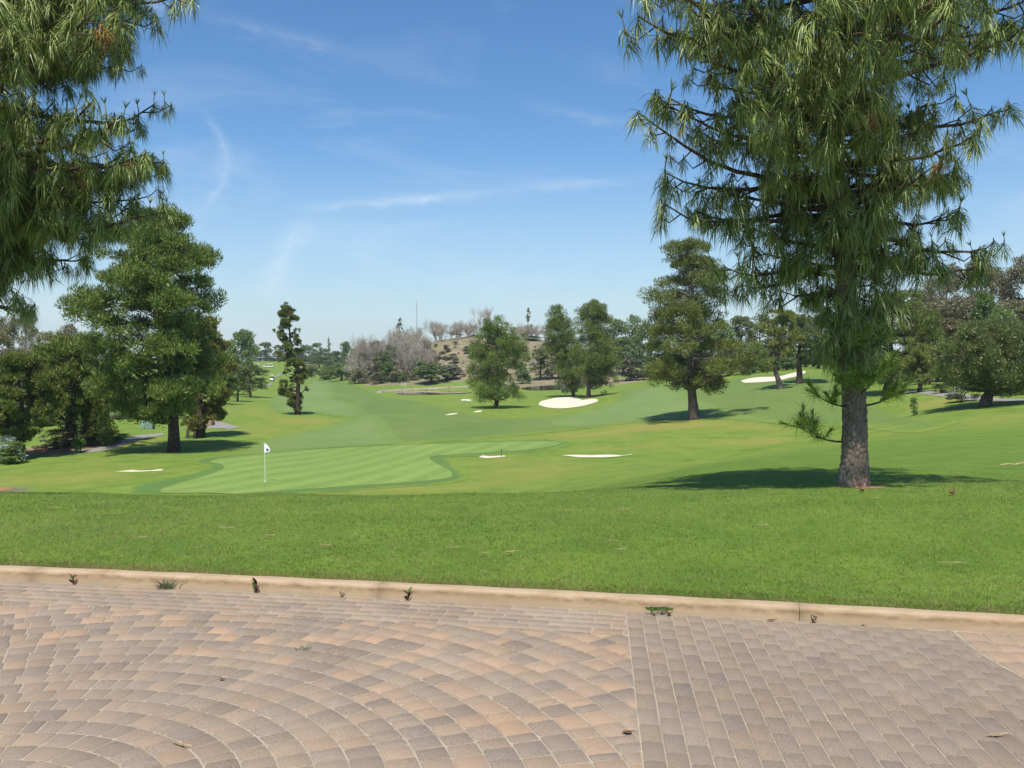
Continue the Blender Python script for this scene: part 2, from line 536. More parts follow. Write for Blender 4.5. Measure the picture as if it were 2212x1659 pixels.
def paver_mat():
    m, t, out = new_mat('concrete_paver')
    at = t.n('ShaderNodeAttribute', attribute_name='tint')
    co = t.n('ShaderNodeNewGeometry').outputs['Position']
    n1 = t.noise(co, 9.0, 5, 0.65)
    n2 = t.noise(co, 130.0, 4, 0.75)
    n3 = t.noise(co, 420.0, 2, 0.6)
    n4 = t.noise(co, 1.3, 4, 0.6)
    col = t.mix(t.mapr(n1, 0.3, 0.75, 0.0, 0.35), at.outputs['Color'], (0.265, 0.200, 0.145))
    col = t.mix(t.mapr(n2, 0.46, 0.64, 0, 0.60), col, (0.12, 0.090, 0.068))
    col = t.mix(t.mapr(n3, 0.52, 0.62, 0, 0.7), col, (0.56, 0.44, 0.31))
    n5 = t.noise(co, 0.55, 5, 0.65)
    col = t.mix(t.mapr(n5, 0.52, 0.72, 0, 0.3), col, (0.17, 0.135, 0.11))
    col = t.mix(t.mapr(n4, 0.45, 0.72, 0, 0.30), col, (0.36, 0.285, 0.215))
    principled(t, out, col, 0.9, 0.2, t.math('ADD', t.math('MULTIPLY', n2, 0.7), n3), 0.5, 0.003)
    return m


def bed_mat():
    m, t, out = new_mat('joint_sand')
    co = t.n('ShaderNodeNewGeometry').outputs['Position']
    n = t.noise(co, 6.0, 6, 0.7); n2 = t.noise(co, 260.0, 3, 0.7)
    col = t.mix(t.mapr(n, 0.35, 0.65), (0.285, 0.240, 0.178), (0.44, 0.365, 0.272))
    col = t.mix(t.mapr(n2, 0.4, 0.7, 0, 0.35), col, (0.17, 0.165, 0.12))
    principled(t, out, col, 0.95, 0.1, n2, 0.5, 0.003)
    return m


def kerb_mat():
    m, t, out = new_mat('stained_concrete')
    P = t.n('ShaderNodeNewGeometry').outputs['Position']
    sep = t.n('ShaderNodeSeparateXYZ'); t.link(P, sep.inputs[0])
    n = t.noise(t.mapping(P, (1, 1, 3)), 3.0, 7, 0.68, 0.4)
    n2 = t.noise(P, 160.0, 3, 0.7)
    n3 = t.noise(t.mapping(P, (1, 1, 2.0)), 12.0, 5, 0.65)
    col = t.mix(t.mapr(n, 0.34, 0.66), (0.320, 0.225, 0.130), (0.430, 0.320, 0.200))
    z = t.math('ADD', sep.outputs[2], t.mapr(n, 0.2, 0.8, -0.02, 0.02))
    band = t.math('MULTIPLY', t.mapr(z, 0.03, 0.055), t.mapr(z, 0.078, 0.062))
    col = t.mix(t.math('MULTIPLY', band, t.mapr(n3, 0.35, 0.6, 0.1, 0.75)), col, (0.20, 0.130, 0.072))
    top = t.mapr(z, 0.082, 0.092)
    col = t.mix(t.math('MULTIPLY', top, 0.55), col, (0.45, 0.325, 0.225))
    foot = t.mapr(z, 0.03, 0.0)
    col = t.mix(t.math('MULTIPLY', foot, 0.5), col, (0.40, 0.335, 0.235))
    col = t.mix(t.mapr(n2, 0.42, 0.7, 0, 0.28), col, (0.26, 0.18, 0.11))
    principled(t, out, col, 0.9, 0.15, t.math('ADD', n2, t.math('MULTIPLY', n3, 0.6)), 0.35, 0.004)
    return m


M['rough'] = zone_mat()
M['green'] = turf_mat('putting_green_turf', (0.192, 0.288, 0.062), (0.250, 0.345, 0.085), (math.radians(16), 2.1, (0.135, 0.228, 0.045), 0.55), 0.1)
M['collar'] = turf_mat('collar_turf', (0.095, 0.180, 0.040), (0.140, 0.230, 0.052), soft=1.0)
M['fairway'] = turf_mat('fairway_turf', (0.118, 0.190, 0.044), (0.180, 0.252, 0.058), soft=4.0)
M['fairway_light'] = turf_mat('fairway_turf_mown_away', (0.155, 0.232, 0.066), (0.210, 0.288, 0.084), soft=3.0, into=((0.118, 0.190, 0.044), (0.180, 0.252, 0.058)))
M['sand'] = sand_mat(); M['path'] = path_mat(); M['water'] = water_mat()
M['paver'] = paver_mat(); M['bed'] = bed_mat(); M['kerb'] = kerb_mat()
M['mulch'] = flat_mat('red_mulch', (0.30, 0.15, 0.08), 0.95, 0.3, 9)
M['needle_litter'] = flat_mat('needle_litter', (0.33, 0.17, 0.07), 0.95, 0.35, 40)
M['rock'] = flat_mat('pale_edging_stone', (0.30, 0.255, 0.195), 0.9, 0.25, 2)

# ------------------------------------------------------------------ the lie of the land
# surveyed heights: bearing (sheet x), distance in metres, height ('z') or sight-line row ('r')
def u_of(xq): return (xq * K - 512) / FOC
def row_to_slope(rq): return (rq * K - HOR) / FOC       # fall per metre of distance, seen from eye height


SURV = []
def sv(xq, D, val, typ='z'):
    s = (EYE - val) / D if typ == 'z' else row_to_slope(val)
    SURV.append((u_of(xq), math.log(D), s))


for xq in (-1500, -500, 200, 800, 1300, 1700, 2212, 2900, 3800):
    sv(xq, 5.6, 0.085); sv(xq, 7.5, 0.09)
for xq in (-1200, -300, 200, 600, 1000):
    sv(xq, 11, 0.0); sv(xq, 14.5, 1066, 'r'); sv(xq, 17.5, -0.95); sv(xq, 24, -2.1); sv(xq, 35, -3.75); sv(xq, 44, -4.72)
    sv(xq, 57, -4.85)
sv(0, 13, -0.13)
for xq in (-900, 0, 190):
    sv(xq, 70, 985, 'r'); sv(xq, 82, -4.75); sv(xq, 110, -4.2); sv(xq, 170, -3.0)
sv(375, 70, 975, 'r'); sv(430, 84, 945, 'r'); sv(312, 95, 923, 'r'); sv(480, 95, 920, 'r'); sv(470, 115, 895, 'r')
sv(555, 170, 858, 'r'); sv(560, 230, 835, 'r'); sv(590, 330, 815, 'r'); sv(610, 400, 803, 'r'); sv(560, 430, 795, 'r')
sv(600, 470, 788, 'r'); sv(640, 520, 783, 'r')
sv(550, 50, -4.7); sv(640, 74, 974, 'r'); sv(900, 76, 962, 'r'); sv(1100, 77, 955, 'r')
sv(643, 122, 895, 'r'); sv(760, 160, 870, 'r'); sv(760, 220, 843, 'r'); sv(720, 290, 823, 'r'); sv(700, 380, 813, 'r'); sv(720, 450, 808, 'r')
sv(840, 100, -5.0); sv(1000, 130, -5.1)
sv(900, 190, -4.95); sv(900, 230, -4.9); sv(1000, 190, -4.95); sv(1000, 228, -4.9); sv(1180, 210, -4.8)
sv(840, 262, 826, 'r'); sv(930, 258, 824, 'r'); sv(1000, 256, 818, 'r'); sv(1140, 245, 822, 'r'); sv(1300, 240, 826, 'r')
sv(1070, 145, 880, 'r'); sv(1270, 178, 858, 'r'); sv(1226, 140, 880, 'r')
# the dry hill
sv(780, 330, 800, 'r'); sv(860, 320, 775, 'r'); sv(930, 315, 743, 'r'); sv(1000, 312, 735, 'r'); sv(1100, 312, 736, 'r'); sv(1190, 312, 741, 'r')
sv(1300, 315, 770, 'r'); sv(1420, 320, 792, 'r'); sv(1000, 285, 772, 'r'); sv(1100, 280, 778, 'r'); sv(930, 285, 783, 'r')
sv(850, 285, 800, 'r'); sv(1000, 400, 750, 'r'); sv(1150, 400, 752, 'r'); sv(860, 400, 785, 'r')
sv(1500, 98, 905, 'r'); sv(1500, 57, 1000, 'r'); sv(1440, 75, 948, 'r'); sv(1280, 66, 985, 'r'); sv(1065, 65, 987, 'r')
sv(1300, 120, 895, 'r'); sv(1420, 170, 835, 'r'); sv(1600, 175, 812, 'r'); sv(1500, 230, 812, 'r')
sv(1300, 14.5, 1060, 'r'); sv(1300, 18, 1056, 'r'); sv(1300, 24, 1052, 'r'); sv(1300, 35, 1046, 'r'); sv(1300, 47, 1026, 'r')
sv(1500, 13, 1062, 'r'); sv(1500, 15, 1052, 'r'); sv(1500, 17, 1040, 'r'); sv(1500, 20, 1025, 'r'); sv(1500, 25, 1014, 'r'); sv(1500, 35, 1008, 'r'); sv(1500, 45, 1004, 'r')
sv(1845, 13, 1048, 'r'); sv(1845, 15, 1038, 'r'); sv(1845, 17, 1024, 'r'); sv(1845, 20, 1004, 'r'); sv(1845, 25, 990, 'r'); sv(1845, 35, 972, 'r'); sv(1845, 60, 945, 'r')
sv(1845, 90, 893, 'r'); sv(1685, 118, 838, 'r'); sv(1660, 140, 818, 'r'); sv(1740, 140, 806, 'r'); sv(1740, 200, 795, 'r')
sv(1915, 105, 852, 'r'); sv(1990, 95, 850, 'r'); sv(1990, 150, 822, 'r')
for xq in (2212, 2700, 3500):
    sv(xq, 10.5, 1075, 'r'); sv(xq, 15, 1036, 'r'); sv(xq, 20, 1008, 'r'); sv(xq, 25, 990, 'r'); sv(xq, 35, 958, 'r'); sv(xq, 50, 920, 'r'); sv(xq, 68, 875, 'r')
    sv(xq, 80, 858, 'r'); sv(xq, 100, 835, 'r'); sv(xq, 150, 800, 'r'); sv(xq, 260, 775, 'r')
for xq in (-1200, -300, 300, 560, 800, 1100, 1500, 1900, 2500, 3500):
    sv(xq, 650, 783 if 500 < xq < 900 else 778, 'r'); sv(xq, 2500, 781, 'r')

_S = np.array(SURV)
_PX = np.stack([_S[:, 0] * 3.0, _S[:, 1]], 1)


def _phi(d2):
    return 0.5 * d2 * np.log(d2 + 1e-12)


_n = len(_S)
_A = np.zeros((_n + 3, _n + 3))
_d2 = ((_PX[:, None] - _PX[None]) ** 2).sum(-1)
_A[:_n, :_n] = _phi(_d2) + np.eye(_n) * 0.003
_A[:_n, _n] = 1; _A[:_n, _n + 1:] = _PX
_A[_n:, :_n] = _A[:_n, _n:].T
_W = np.linalg.solve(_A, np.concatenate([_S[:, 2], np.zeros(3)]))


def slope_uv(u, v):
    u = np.clip(np.asarray(u, float), -1.25, 1.6); v = np.asarray(v, float)
    q = np.stack([u * 3.0, v], -1)
    sh = q.shape[:-1]
    q = q.reshape(-1, 2)
    o = np.empty(len(q))
    for i in range(0, len(q), 20000):
        c = q[i:i + 20000]
        d2 = (c[:, :1] - _PX[None, :, 0]) ** 2 + (c[:, 1:] - _PX[None, :, 1]) ** 2
        o[i:i + 20000] = _phi(d2) @ _W[:_n] + _W[_n] + c @ _W[_n + 1:]
    return o.reshape(sh)


def kerb_y(x):
    """pavement-side foot of the kerb"""
    xc = np.clip(x, -4.6, 3.8)
    return KP[0] * xc * xc + KP[1] * xc + KP[2] + (x - xc) * (2 * KP[0] * xc + KP[1])


KP = np.polyfit([-4.029, -2.833, -1.893, -.76, .304, 1.232, 1.99, 2.658, 3.216],
                [7.239, 6.985, 6.829, 6.661, 6.437, 6.214, 6.047, 5.909, 5.778], 2)
KERB_W, KERB_H = 0.140, 0.092


def ground(x, y):
    x = np.asarray(x, float); y = np.maximum(np.asarray(y, float), 2.0)
    z = EYE - y * slope_uv(x / y, np.log(y))
    near = np.clip((y - kerb_y(x) - KERB_W) / 1.2, 0, 1)
    near = near * near * (3 - 2 * near)
    return z * near + 0.078 * (1 - near)


def hit(xq, rq, dmin=8.0, dmax=1500.0):
    """where a sight line of the survey sheet meets the ground"""
    u = u_of(xq); s = row_to_slope(rq)
    v = np.linspace(math.log(dmin), math.log(dmax), 900)
    f = slope_uv(np.full_like(v, u), v) - s
    i = int(np.argmax(f <= 0)) if (f <= 0).any() else len(v) - 1
    vv = v[i]
    if i > 0:
        a, b = f[i - 1], f[i]
        vv = v[i - 1] + (v[i] - v[i - 1]) * a / (a - b) if a != b else v[i]
    y = math.exp(vv)
    return np.array([u * y, y, float(ground(u * y, y))])


def place(xq, D):
    u = u_of(xq)
    return np.array([u * D, D, float(ground(u * D, D))])


def q_metres(D): return D / FOC * K          # one sheet unit at that distance


# ground sheet: fine near the viewer, out to the horizon
NU, NV = 400, 310
uu = np.linspace(-1.45, 1.45, NU)
yk = np.full(NU, 6.5)
for _ in range(30):
    yk = kerb_y(uu * yk) + KERB_W - 0.012
tt = np.linspace(0, 1, NV)[:, None]
YY = yk[None] * (1250 / yk[None]) ** tt
XX = uu[None] * YY
ZZ = ground(XX, YY)
mb = MB()
i = np.arange(NV - 1)[:, None]; j = np.arange(NU - 1)[None]
mb.add(np.stack([XX, YY, ZZ], -1), np.stack([i * NU + j, i * NU + j + 1, (i + 1) * NU + j + 1, (i + 1) * NU + j], -1).reshape(-1, 4))
terrain = mb.obj('ground', M['rough'], None, True)
props(terrain, 'rolling mown grass of the golf course with dry tan patches', 'ground', kind='structure')
UU = np.broadcast_to(uu[None], YY.shape); VV = np.log(YY)
zone = np.zeros((NV, NU, 4), np.float32); zone[..., 3] = 1


def blob(ch, xq, rq, wq, hq, amount, dmin=20.0):
    a = hit(xq, rq, dmin); b = hit(xq, rq - hq, dmin); c = hit(xq, rq + hq, dmin)
    dv = max(0.03, abs(math.log(b[1]) - math.log(c[1])) / 2)
    w = np.exp(-(((UU - u_of(xq)) / (wq * K / FOC)) ** 2 + ((VV - math.log(a[1])) / dv) ** 2))
    zone[..., ch] += amount * w


# dry patches of the rough
for b in [(1430, 922, 130, 9, 0.95), (1230, 940, 120, 10, 0.7), (1620, 925, 90, 8, 0.7), (1660, 955, 50, 7, 0.8), (1580, 955, 60, 8, 0.45),
          (660, 912, 75, 9, 0.75), (560, 925, 70, 9, 0.55), (150, 1035, 170, 14, 0.6), (1180, 1010, 150, 16, 0.45), (1080, 1040, 160, 14, 0.5),
          (850, 1056, 200, 6, 0.6), (2010, 872, 80, 9, 0.95), (2160, 905, 100, 12, 0.6), (1010, 858, 90, 7, 0.35), (540, 885, 70, 12, 0.4),
          (1420, 960, 180, 10, 0.4), (330, 960, 120, 10, 0.35), (1700, 930, 40, 6, 0.5), (760, 815, 60, 6, 0.3), (2180, 950, 90, 14, 0.3)]:
    blob(0, *b)
for b in [(0, 1058, 70, 6, 1.2, 8.0)]:
    blob(1, *b[:5], dmin=b[5])
# bare soil: hill and the banks round the pond
hillmask = (np.exp(-((UU - u_of(1060)) / (330 * K / FOC)) ** 4) * np.clip((VV - math.log(246)) / 0.06, 0, 1) * np.clip((math.log(900) - VV) / 0.3, 0, 1))
zone[..., 1] += 1.2 * hillmask
for b in [(1160, 828, 120, 10, 1.1), (1330, 826, 90, 7, 1.0), (870, 822, 75, 6, 1.0), (80, 973, 90, 6, 0.9), (200, 965, 60, 5, 0.8)]:
    blob(1, *b)
lush = np.clip((2.95 + 1.1 * np.clip((UU - 0.05) / 0.2, 0, 1) - VV) / 0.35, 0, 1)
lush *= 1 - 0.0 * UU
zone[..., 2] = lush
zone[..., 0] += 0.40 * np.exp(-((UU + 0.36) / 0.18) ** 2 - ((VV - math.log(9.3)) / 0.16) ** 2)
ca = terrain.data.color_attributes.new('zone', 'FLOAT_COLOR', 'POINT')
ca.data.foreach_set('color', np.clip(zone, 0, 2).ravel())


def smooth_loop(pts, n=6):
    P = np.array(pts, float); N = len(P); out = []
    for k in range(N):
        p0, p1, p2, p3 = P[(k - 1) % N], P[k], P[(k + 1) % N], P[(k + 2) % N]
        for s in np.linspace(0, 1, n, endpoint=False):
            out.append(0.5 * ((2 * p1) + (-p0 + p2) * s + (2 * p0 - 5 * p1 + 4 * p2 - p3) * s * s + (-p0 + 3 * p1 - 3 * p2 + p3) * s ** 3))
    return np.array(out)


def sheet(name, pts, mat, lift, label, cat=None, dmin=8.0, smooth=True, inner=420, parent=None, level=None):
    """a surface of another kind lying on the ground inside an outline of survey points"""
    Q = smooth_loop(pts) if smooth else np.array(pts, float)
    W = np.array([hit(a, b, dmin) for a, b in Q])
    uv = np.stack([W[:, 0] / W[:, 1] * 3, np.log(W[:, 1])], 1)
    keep = [0]
    for k in range(1, len(uv)):
        if np.hypot(*(uv[k] - uv[keep[-1]])) > 1e-4: keep.append(k)
    uv = uv[keep]
    lo, hi = uv.min(0), uv.max(0)
    ar = max((hi - lo).prod(), 1e-9); st = math.sqrt(ar / inner)
    gx, gy = np.meshgrid(np.arange(lo[0], hi[0], st), np.arange(lo[1], hi[1], st))
    pts_in = np.stack([gx.ravel(), gy.ravel()], 1)
    # keep grid points inside the outline
    x, y = pts_in[:, 0], pts_in[:, 1]
    ins = np.zeros(len(pts_in), bool); N = len(uv)
    for k in range(N):
        (x1, y1), (x2, y2) = uv[k], uv[(k + 1) % N]
        c = ((y1 > y) != (y2 > y)) & (x < (x2 - x1) * (y - y1) / (y2 - y1 + 1e-15) + x1)
        ins ^= c
    allp = [Vector(p) for p in np.concatenate([uv, pts_in[ins]])]
    vs, es, fs, *_ = delaunay_2d_cdt(allp, [], [list(range(N))], 1, 1e-6)
    vs = np.array([(v.x, v.y) for v in vs])
    Y = np.exp(vs[:, 1]); X = vs[:, 0] / 3 * Y
    Z = ground(X, Y) + lift * 0.25 + 0.00014 * Y if level is None else np.full(len(X), level)
    tri = np.array([f for f in fs if len(f) == 3])
    # face up
    a, b, c = X[tri], Y[tri], None
    nz = (a[:, 1] - a[:, 0]) * (b[:, 2] - b[:, 0]) - (a[:, 2] - a[:, 0]) * (b[:, 1] - b[:, 0])
    tri[nz < 0] = tri[nz < 0][:, ::-1]
    m = MB(); m.add(np.stack([X, Y, Z], 1), tri)
    o = m.obj(name, mat, parent, True)
    ox, oy = uv[:, 0] / 3 * np.exp(uv[:, 1]), np.exp(uv[:, 1])
    A = np.stack([ox, oy], 1); Bv = np.roll(A, -1, 0) - A
    L2 = np.maximum((Bv ** 2).sum(1), 1e-9)
    Q2 = np.stack([X, Y], 1)
    tpar = np.clip(((Q2[:, None] - A[None]) * Bv[None]).sum(-1) / L2, 0, 1)
    dist = np.linalg.norm(Q2[:, None] - A[None] - tpar[..., None] * Bv[None], axis=-1).min(1)
    at = o.data.attributes.new('edge', 'FLOAT', 'POINT'); at.data.foreach_set('value', dist.astype(np.float32))
    if parent is None:
        props(o, label, cat, kind='structure')
    return o


def crop(pts, ox, oy, s):      # points read off an enlarged crop of the survey sheet
    return [((ox + x / s) * .8848, (oy + y / s) * .8848) for x, y in pts]


FAIR = [(690, 813), (760, 822), (850, 858), (940, 868), (1000, 885), (1090, 902), (1180, 897), (1290, 880), (1345, 845), (1430, 831), (1560, 822),
        (1700, 806), (1760, 806), (1850, 828), (1960, 880), (2080, 905), (1980, 935), (1850, 925), (1690, 917), (1560, 906), (1400, 911),
        (1300, 922), (1180, 936), (1100, 944), (960, 954), (760, 967), (640, 974), (540, 985), (531, 972), (591, 942), (680, 926), (735, 905),
        (680, 893), (610, 892), (580, 872), (600, 845), (650, 825)]
sheet('fairway', FAIR, M['fairway'], 0.02, 'darker green mown fairway running up the valley', 'fairway', 40, inner=3000)
sheet('fairway', [(586, 864), (640, 838), (700, 816), (722, 843), (722, 858), (783, 881), (795, 893), (745, 900), (690, 892), (640, 893), (598, 889)],
      M['fairway_light'], 0.05, 'pale mown stripe of fairway beside the slender tree', 'fairway', 40, inner=700)
sheet('fairway', [(535, 972), (560, 957), (600, 943), (690, 927), (765, 906), (800, 896), (826, 904), (852, 938), (868, 956), (800, 962), (700, 968), (600, 976), (545, 982)],
      M['fairway_light'], 0.05, 'pale mown fairway stripe just behind the putting green', 'fairway', 40, inner=700)
sheet('fairway', [(1240, 894), (1330, 870), (1350, 846), (1430, 834), (1480, 849), (1507, 863), (1616, 898), (1695, 915), (1560, 905), (1400, 908), (1330, 916), (1225, 923), (1190, 910)],
      M['fairway_light'], 0.05, 'pale mown fairway to the right of the bean shaped bunker', 'fairway', 40, inner=700)
GREEN = [(345, 1060), (455, 1025), (484, 1011), (475, 1003), (454, 998), (483, 990), (548, 984), (640, 974), (760, 967), (870, 962), (1000, 958), (1100, 954.5),
         (1170, 954), (1211, 957), (1157, 970), (1017, 980), (940, 985), (928, 991), (945, 1003), (975, 1021), (950, 1036), (750, 1051), (525, 1066), (430, 1074)]
COLLAR = [(265, 1056), (330, 1038), (430, 1016), (440, 1006), (410, 1000), (440, 988), (540, 979), (640, 970), (760, 963), (870, 958.5), (1000, 954.5), (1100, 951),
          (1180, 950.5), (1240, 957), (1180, 973), (1040, 985), (975, 988), (985, 1000), (1010, 1020), (985, 1042), (760, 1060), (525, 1075), (300, 1080)]
sheet('putting_green_collar', COLLAR, M['collar'], 0.03, 'darker ring of longer grass round the putting green', 'fringe', 44, inner=1600)
sheet('putting_green', GREEN, M['green'], 0.06, 'smooth pale putting green with diagonal mowing stripes and the flag', 'green', 44, inner=1800)


def bunker(pts, label, lift=0.05, **kw):
    return sheet('sand_bunker', pts, M['sand'], lift, label, 'bunker', 40, **kw)


bunker(crop([(680, 905), (700, 885), (760, 870), (850, 853), (930, 855), (1000, 868), (1010, 876), (1090, 867), (1130, 870), (1135, 885), (1100, 900), (1000, 925), (870, 940), (760, 935), (690, 918)], 1100, 700, 3.16),
       'large bean shaped bright white bunker below the twin pines', 0.12)
bunker(crop([(605, 390), (640, 375), (720, 355), (860, 337), (1040, 333), (1140, 325), (1250, 295), (1340, 275), (1430, 262), (1470, 258), (1470, 280), (1400, 315), (1250, 350), (1100, 385), (940, 402), (760, 412), (650, 412)], 1700, 860, 5.53),
       'long cream bunker on the slope behind the leaning twin trunks', 0.1)
bunker([(247, 1019.5), (262, 1018), (285, 1015.5), (300, 1017.2), (325, 1016.8), (340, 1014.5), (352, 1013.8), (350, 1017), (320, 1018.8), (285, 1020)], 'thin white sliver of bunker left of the green', smooth=False)
bunker([(1034, 988), (1042, 984.5), (1060, 986), (1090, 984.5), (1092, 986.5), (1070, 989), (1050, 990)], 'short white sliver of bunker with a rake in it', smooth=False)
bunker([(1213, 984), (1232, 983), (1280, 983.5), (1315, 982.5), (1345, 984), (1365, 981), (1366, 982), (1335, 986.5), (1300, 988.5), (1250, 988.2)], 'wider white sliver of bunker right of the green', smooth=False)
bunker([(960, 897), (975, 893.5), (990, 892.5), (985, 895), (970, 897)], 'small pale bunker edge on the dark fairway', smooth=False)
bunker([(1022, 891), (1030, 887.5), (1042, 887), (1038, 890.5)], 'tiny pale bunker edge below the leaning pine', smooth=False)

sheet('cart_path', crop([(370, 1267), (640, 1252), (850, 1224), (1100, 1203), (1340, 1163), (1450, 1112), (1600, 1060), (1896, 1008), (1896, 984), (1600, 1008), (1420, 1060), (1270, 1120), (1130, 1155), (820, 1195), (800, 1210), (600, 1240)], 0, 850, 4.74)
      , M['path'], 0.06, 'pale worn cart path curving past the big left pine', 'path', 40, smooth=False, inner=200)
sheet('cart_path', crop([(740, 502), (930, 484), (1340, 459), (1700, 459), (1780, 478), (1985, 441), (1680, 358), (1560, 308), (1420, 308), (1400, 350), (1530, 405), (1400, 432), (1240, 462), (930, 472), (740, 490)], 300, 980, 6.9125),
      M['path'], 0.07, 'forked pale cart path behind the stout second pine', 'path', 40, smooth=False, inner=200)
sheet('cart_path', crop([(545, 930), (560, 880), (690, 822), (920, 702), (985, 740), (700, 872), (650, 960), (600, 960)], 620, 860, 13.825),
      M['path'], 0.1, 'far grey cart path with the lone cart', 'path', 60, smooth=False, inner=80)
sheet('cart_path', crop([(380, 1125), (420, 1060), (600, 1040), (620, 1080), (540, 1135)], 620, 860, 13.825),
      M['path'], 0.1, 'short stretch of far cart path under the trees', 'path', 60, smooth=False, inner=40)
sheet('cart_path', crop([(0, 520), (200, 500), (330, 512), (440, 520), (820, 512), (1080, 548), (1400, 600), (1800, 640), (2212, 655), (2400, 662), (2400, 700), (2212, 690), (1700, 688), (1400, 690), (1150, 662), (850, 617), (600, 582), (450, 562), (200, 545), (0, 550)], 2180, 880, 6.9125),
      M['path'], 0.05, 'grey asphalt cart path behind the umbrella pine', 'path', 40, smooth=False, inner=300)
PONDZ = float(place(940, 205)[2]) + 0.12
sheet('pond', crop([(520, 680), (700, 662), (1040, 642), (1400, 624), (1900, 602), (2050, 622), (2060, 690), (1500, 714), (1050, 722), (850, 727), (640, 706)], 850, 860, 6.9125),
      M['water'], 0.0, 'still brown pond reflecting dark shrubs', 'pond', 100, level=PONDZ)
sheet('pond', crop([(540, 787), (640, 772), (800, 762), (920, 757), (1010, 772), (900, 792), (650, 800)], 1100, 700, 3.16),
      M['water'], 0.25, 'far end of the pond below the red bank', 'pond', 100)
sheet('mulch_bed', [(-20, 980), (60, 972), (150, 963), (215, 957), (190, 968), (110, 977), (40, 982)], M['mulch'], 0.05, 'red brown mulch under the left shrubs', 'mulch', 40, inner=60)
sheet('mulch_bed', [(-60, 1055), (-20, 1052), (5, 1053), (28, 1056), (15, 1059), (-30, 1064)], M['needle_litter'], 0.015, 'tan needle litter at the foot of the left weeping pine', 'mulch', 8, inner=120)
sheet('mulch_bed', [(1815, 1048), (1840, 1054), (1880, 1056), (1915, 1053), (1895, 1049), (1850, 1046)], M['needle_litter'], 0.012, 'orange needle litter at the foot of the right weeping pine', 'mulch', 8, inner=120)


# stone edging along the far side of the pond
def stone_edging():
    root = empty('stone_edging', (0, 0, 0))
    props(root, 'low pale stone edging along the far bank of the pond', 'edging')
    line = crop([(515, 684), (620, 670), (760, 657), (1040, 639), (1400, 620), (1700, 607), (2040, 590)], 850, 860, 6.9125)
    W = np.array([hit(a, b, 100) for a, b in line])
    seg = np.linspace(0, len(W) - 1, 46)
    for k, s in enumerate(seg):
        a = int(min(s, len(W) - 2)); f = s - a
        p = W[a] * (1 - f) + W[a + 1] * f
        m = MB(); L = 1.0 + 0.5 * random.random()
        V, q, top = bevel_box((0, 0, 0.2), (L, 0.7, 0.32 + 0.2 * random.random()), 0.1, 0.85)
        V += rng.normal(0, 0.05, V.shape)
        m.add(V, q); m.F.append(top)
        o = m.obj('stone', M['rock'], root)
        o.location = p; o.rotation_euler = (0, 0, random.uniform(-0.3, 0.3))


stone_edging()

# ------------------------------------------------------------------ pavement, kerb, pavers
def kerb_t(x):
    d = 2 * KP[0] * np.clip(x, -4.6, 3.8) + KP[1]
    return unit(np.array([1.0, d])), unit(np.array([-d, 1.0]))


def bed():
    xs = np.linspace(-16, 16, 65)
    far = kerb_y(xs) + 0.06
    V = np.concatenate([np.stack([xs, np.full_like(xs, -12.0), np.full_like(xs, -0.0035)], 1), np.stack([xs, far, np.full_like(xs, -0.0035)], 1)])
    n = len(xs); i = np.arange(n - 1)
    m = MB(); m.add(V, np.stack([i, i + 1, n + i + 1, n + i], 1))
    o = m.obj('pavement', M['bed'])
    return props(o, 'driveway of tan and grey concrete pavers in arcs and straight rows', 'pavement', kind='structure')


pavement = bed()

kerb = empty('kerb', (0, 0, 0))
props(kerb, 'low stained tan concrete kerb between the pavers and the lawn', 'kerb', kind='structure')
prof = [(0.0, -0.05), (0.0, 0.004), (0.005, 0.03), (0.011, 0.064), (0.016, 0.080), (0.025, 0.089), (0.040, KERB_H), (0.122, KERB_H + 0.001), (0.134, 0.088), (KERB_W, 0.08), (KERB_W, -0.05)]
cuts = [-16, -9.4, -6.6, -3.75, -0.98, 1.9, 4.6, 7.4, 16]
for a, b in zip(cuts[:-1], cuts[1:]):
    xs = np.linspace(a + 0.002, b - 0.002, max(8, int((b - a) / 0.12)))
    rows = []
    for x in xs:
        t, nrm = kerb_t(x)
        wob = 0.003 * math.sin(x * 5.1) + 0.002 * math.sin(x * 13.7)
        rows.append([(x + nrm[0] * d, float(kerb_y(x)) + nrm[1] * d + wob * (1 if d < .1 else 0.6), z + (0.0015 * math.sin(x * 9 + d * 40) if z > 0 else 0)) for d, z in prof])
    V = np.array(rows); n, p = V.shape[:2]
    i = np.arange(n - 1)[:, None]; j = np.arange(p - 1)[None]
    m = MB(); m.add(V, np.stack([i * p + j, (i + 1) * p + j, (i + 1) * p + j + 1, i * p + j + 1], -1).reshape(-1, 4))
    m.F.append(np.arange(p)[None]); m.F.append(((n - 1) * p + np.arange(p))[None, ::-1])
    m.obj('kerb_section', M['kerb'], kerb, True)


def clip(poly, p, nrm):
    """keep the part of a polygon on the side the normal points to"""
    out = []
    n = len(poly)
    for k in range(n):
        a, b = poly[k], poly[(k + 1) % n]
        da = (a[0] - p[0]) * nrm[0] + (a[1] - p[1]) * nrm[1]
        db = (b[0] - p[0]) * nrm[0] + (b[1] - p[1]) * nrm[1]
        if da >= 0: out.append(a)
        if da * db < 0:
            f = da / (da - db)
            out.append((a[0] + (b[0] - a[0]) * f, a[1] + (b[1] - a[1]) * f))
    return out


def area(poly):
    return 0.5 * sum(a[0] * b[1] - b[0] * a[1] for a, b in zip(poly, poly[1:] + poly[:1]))


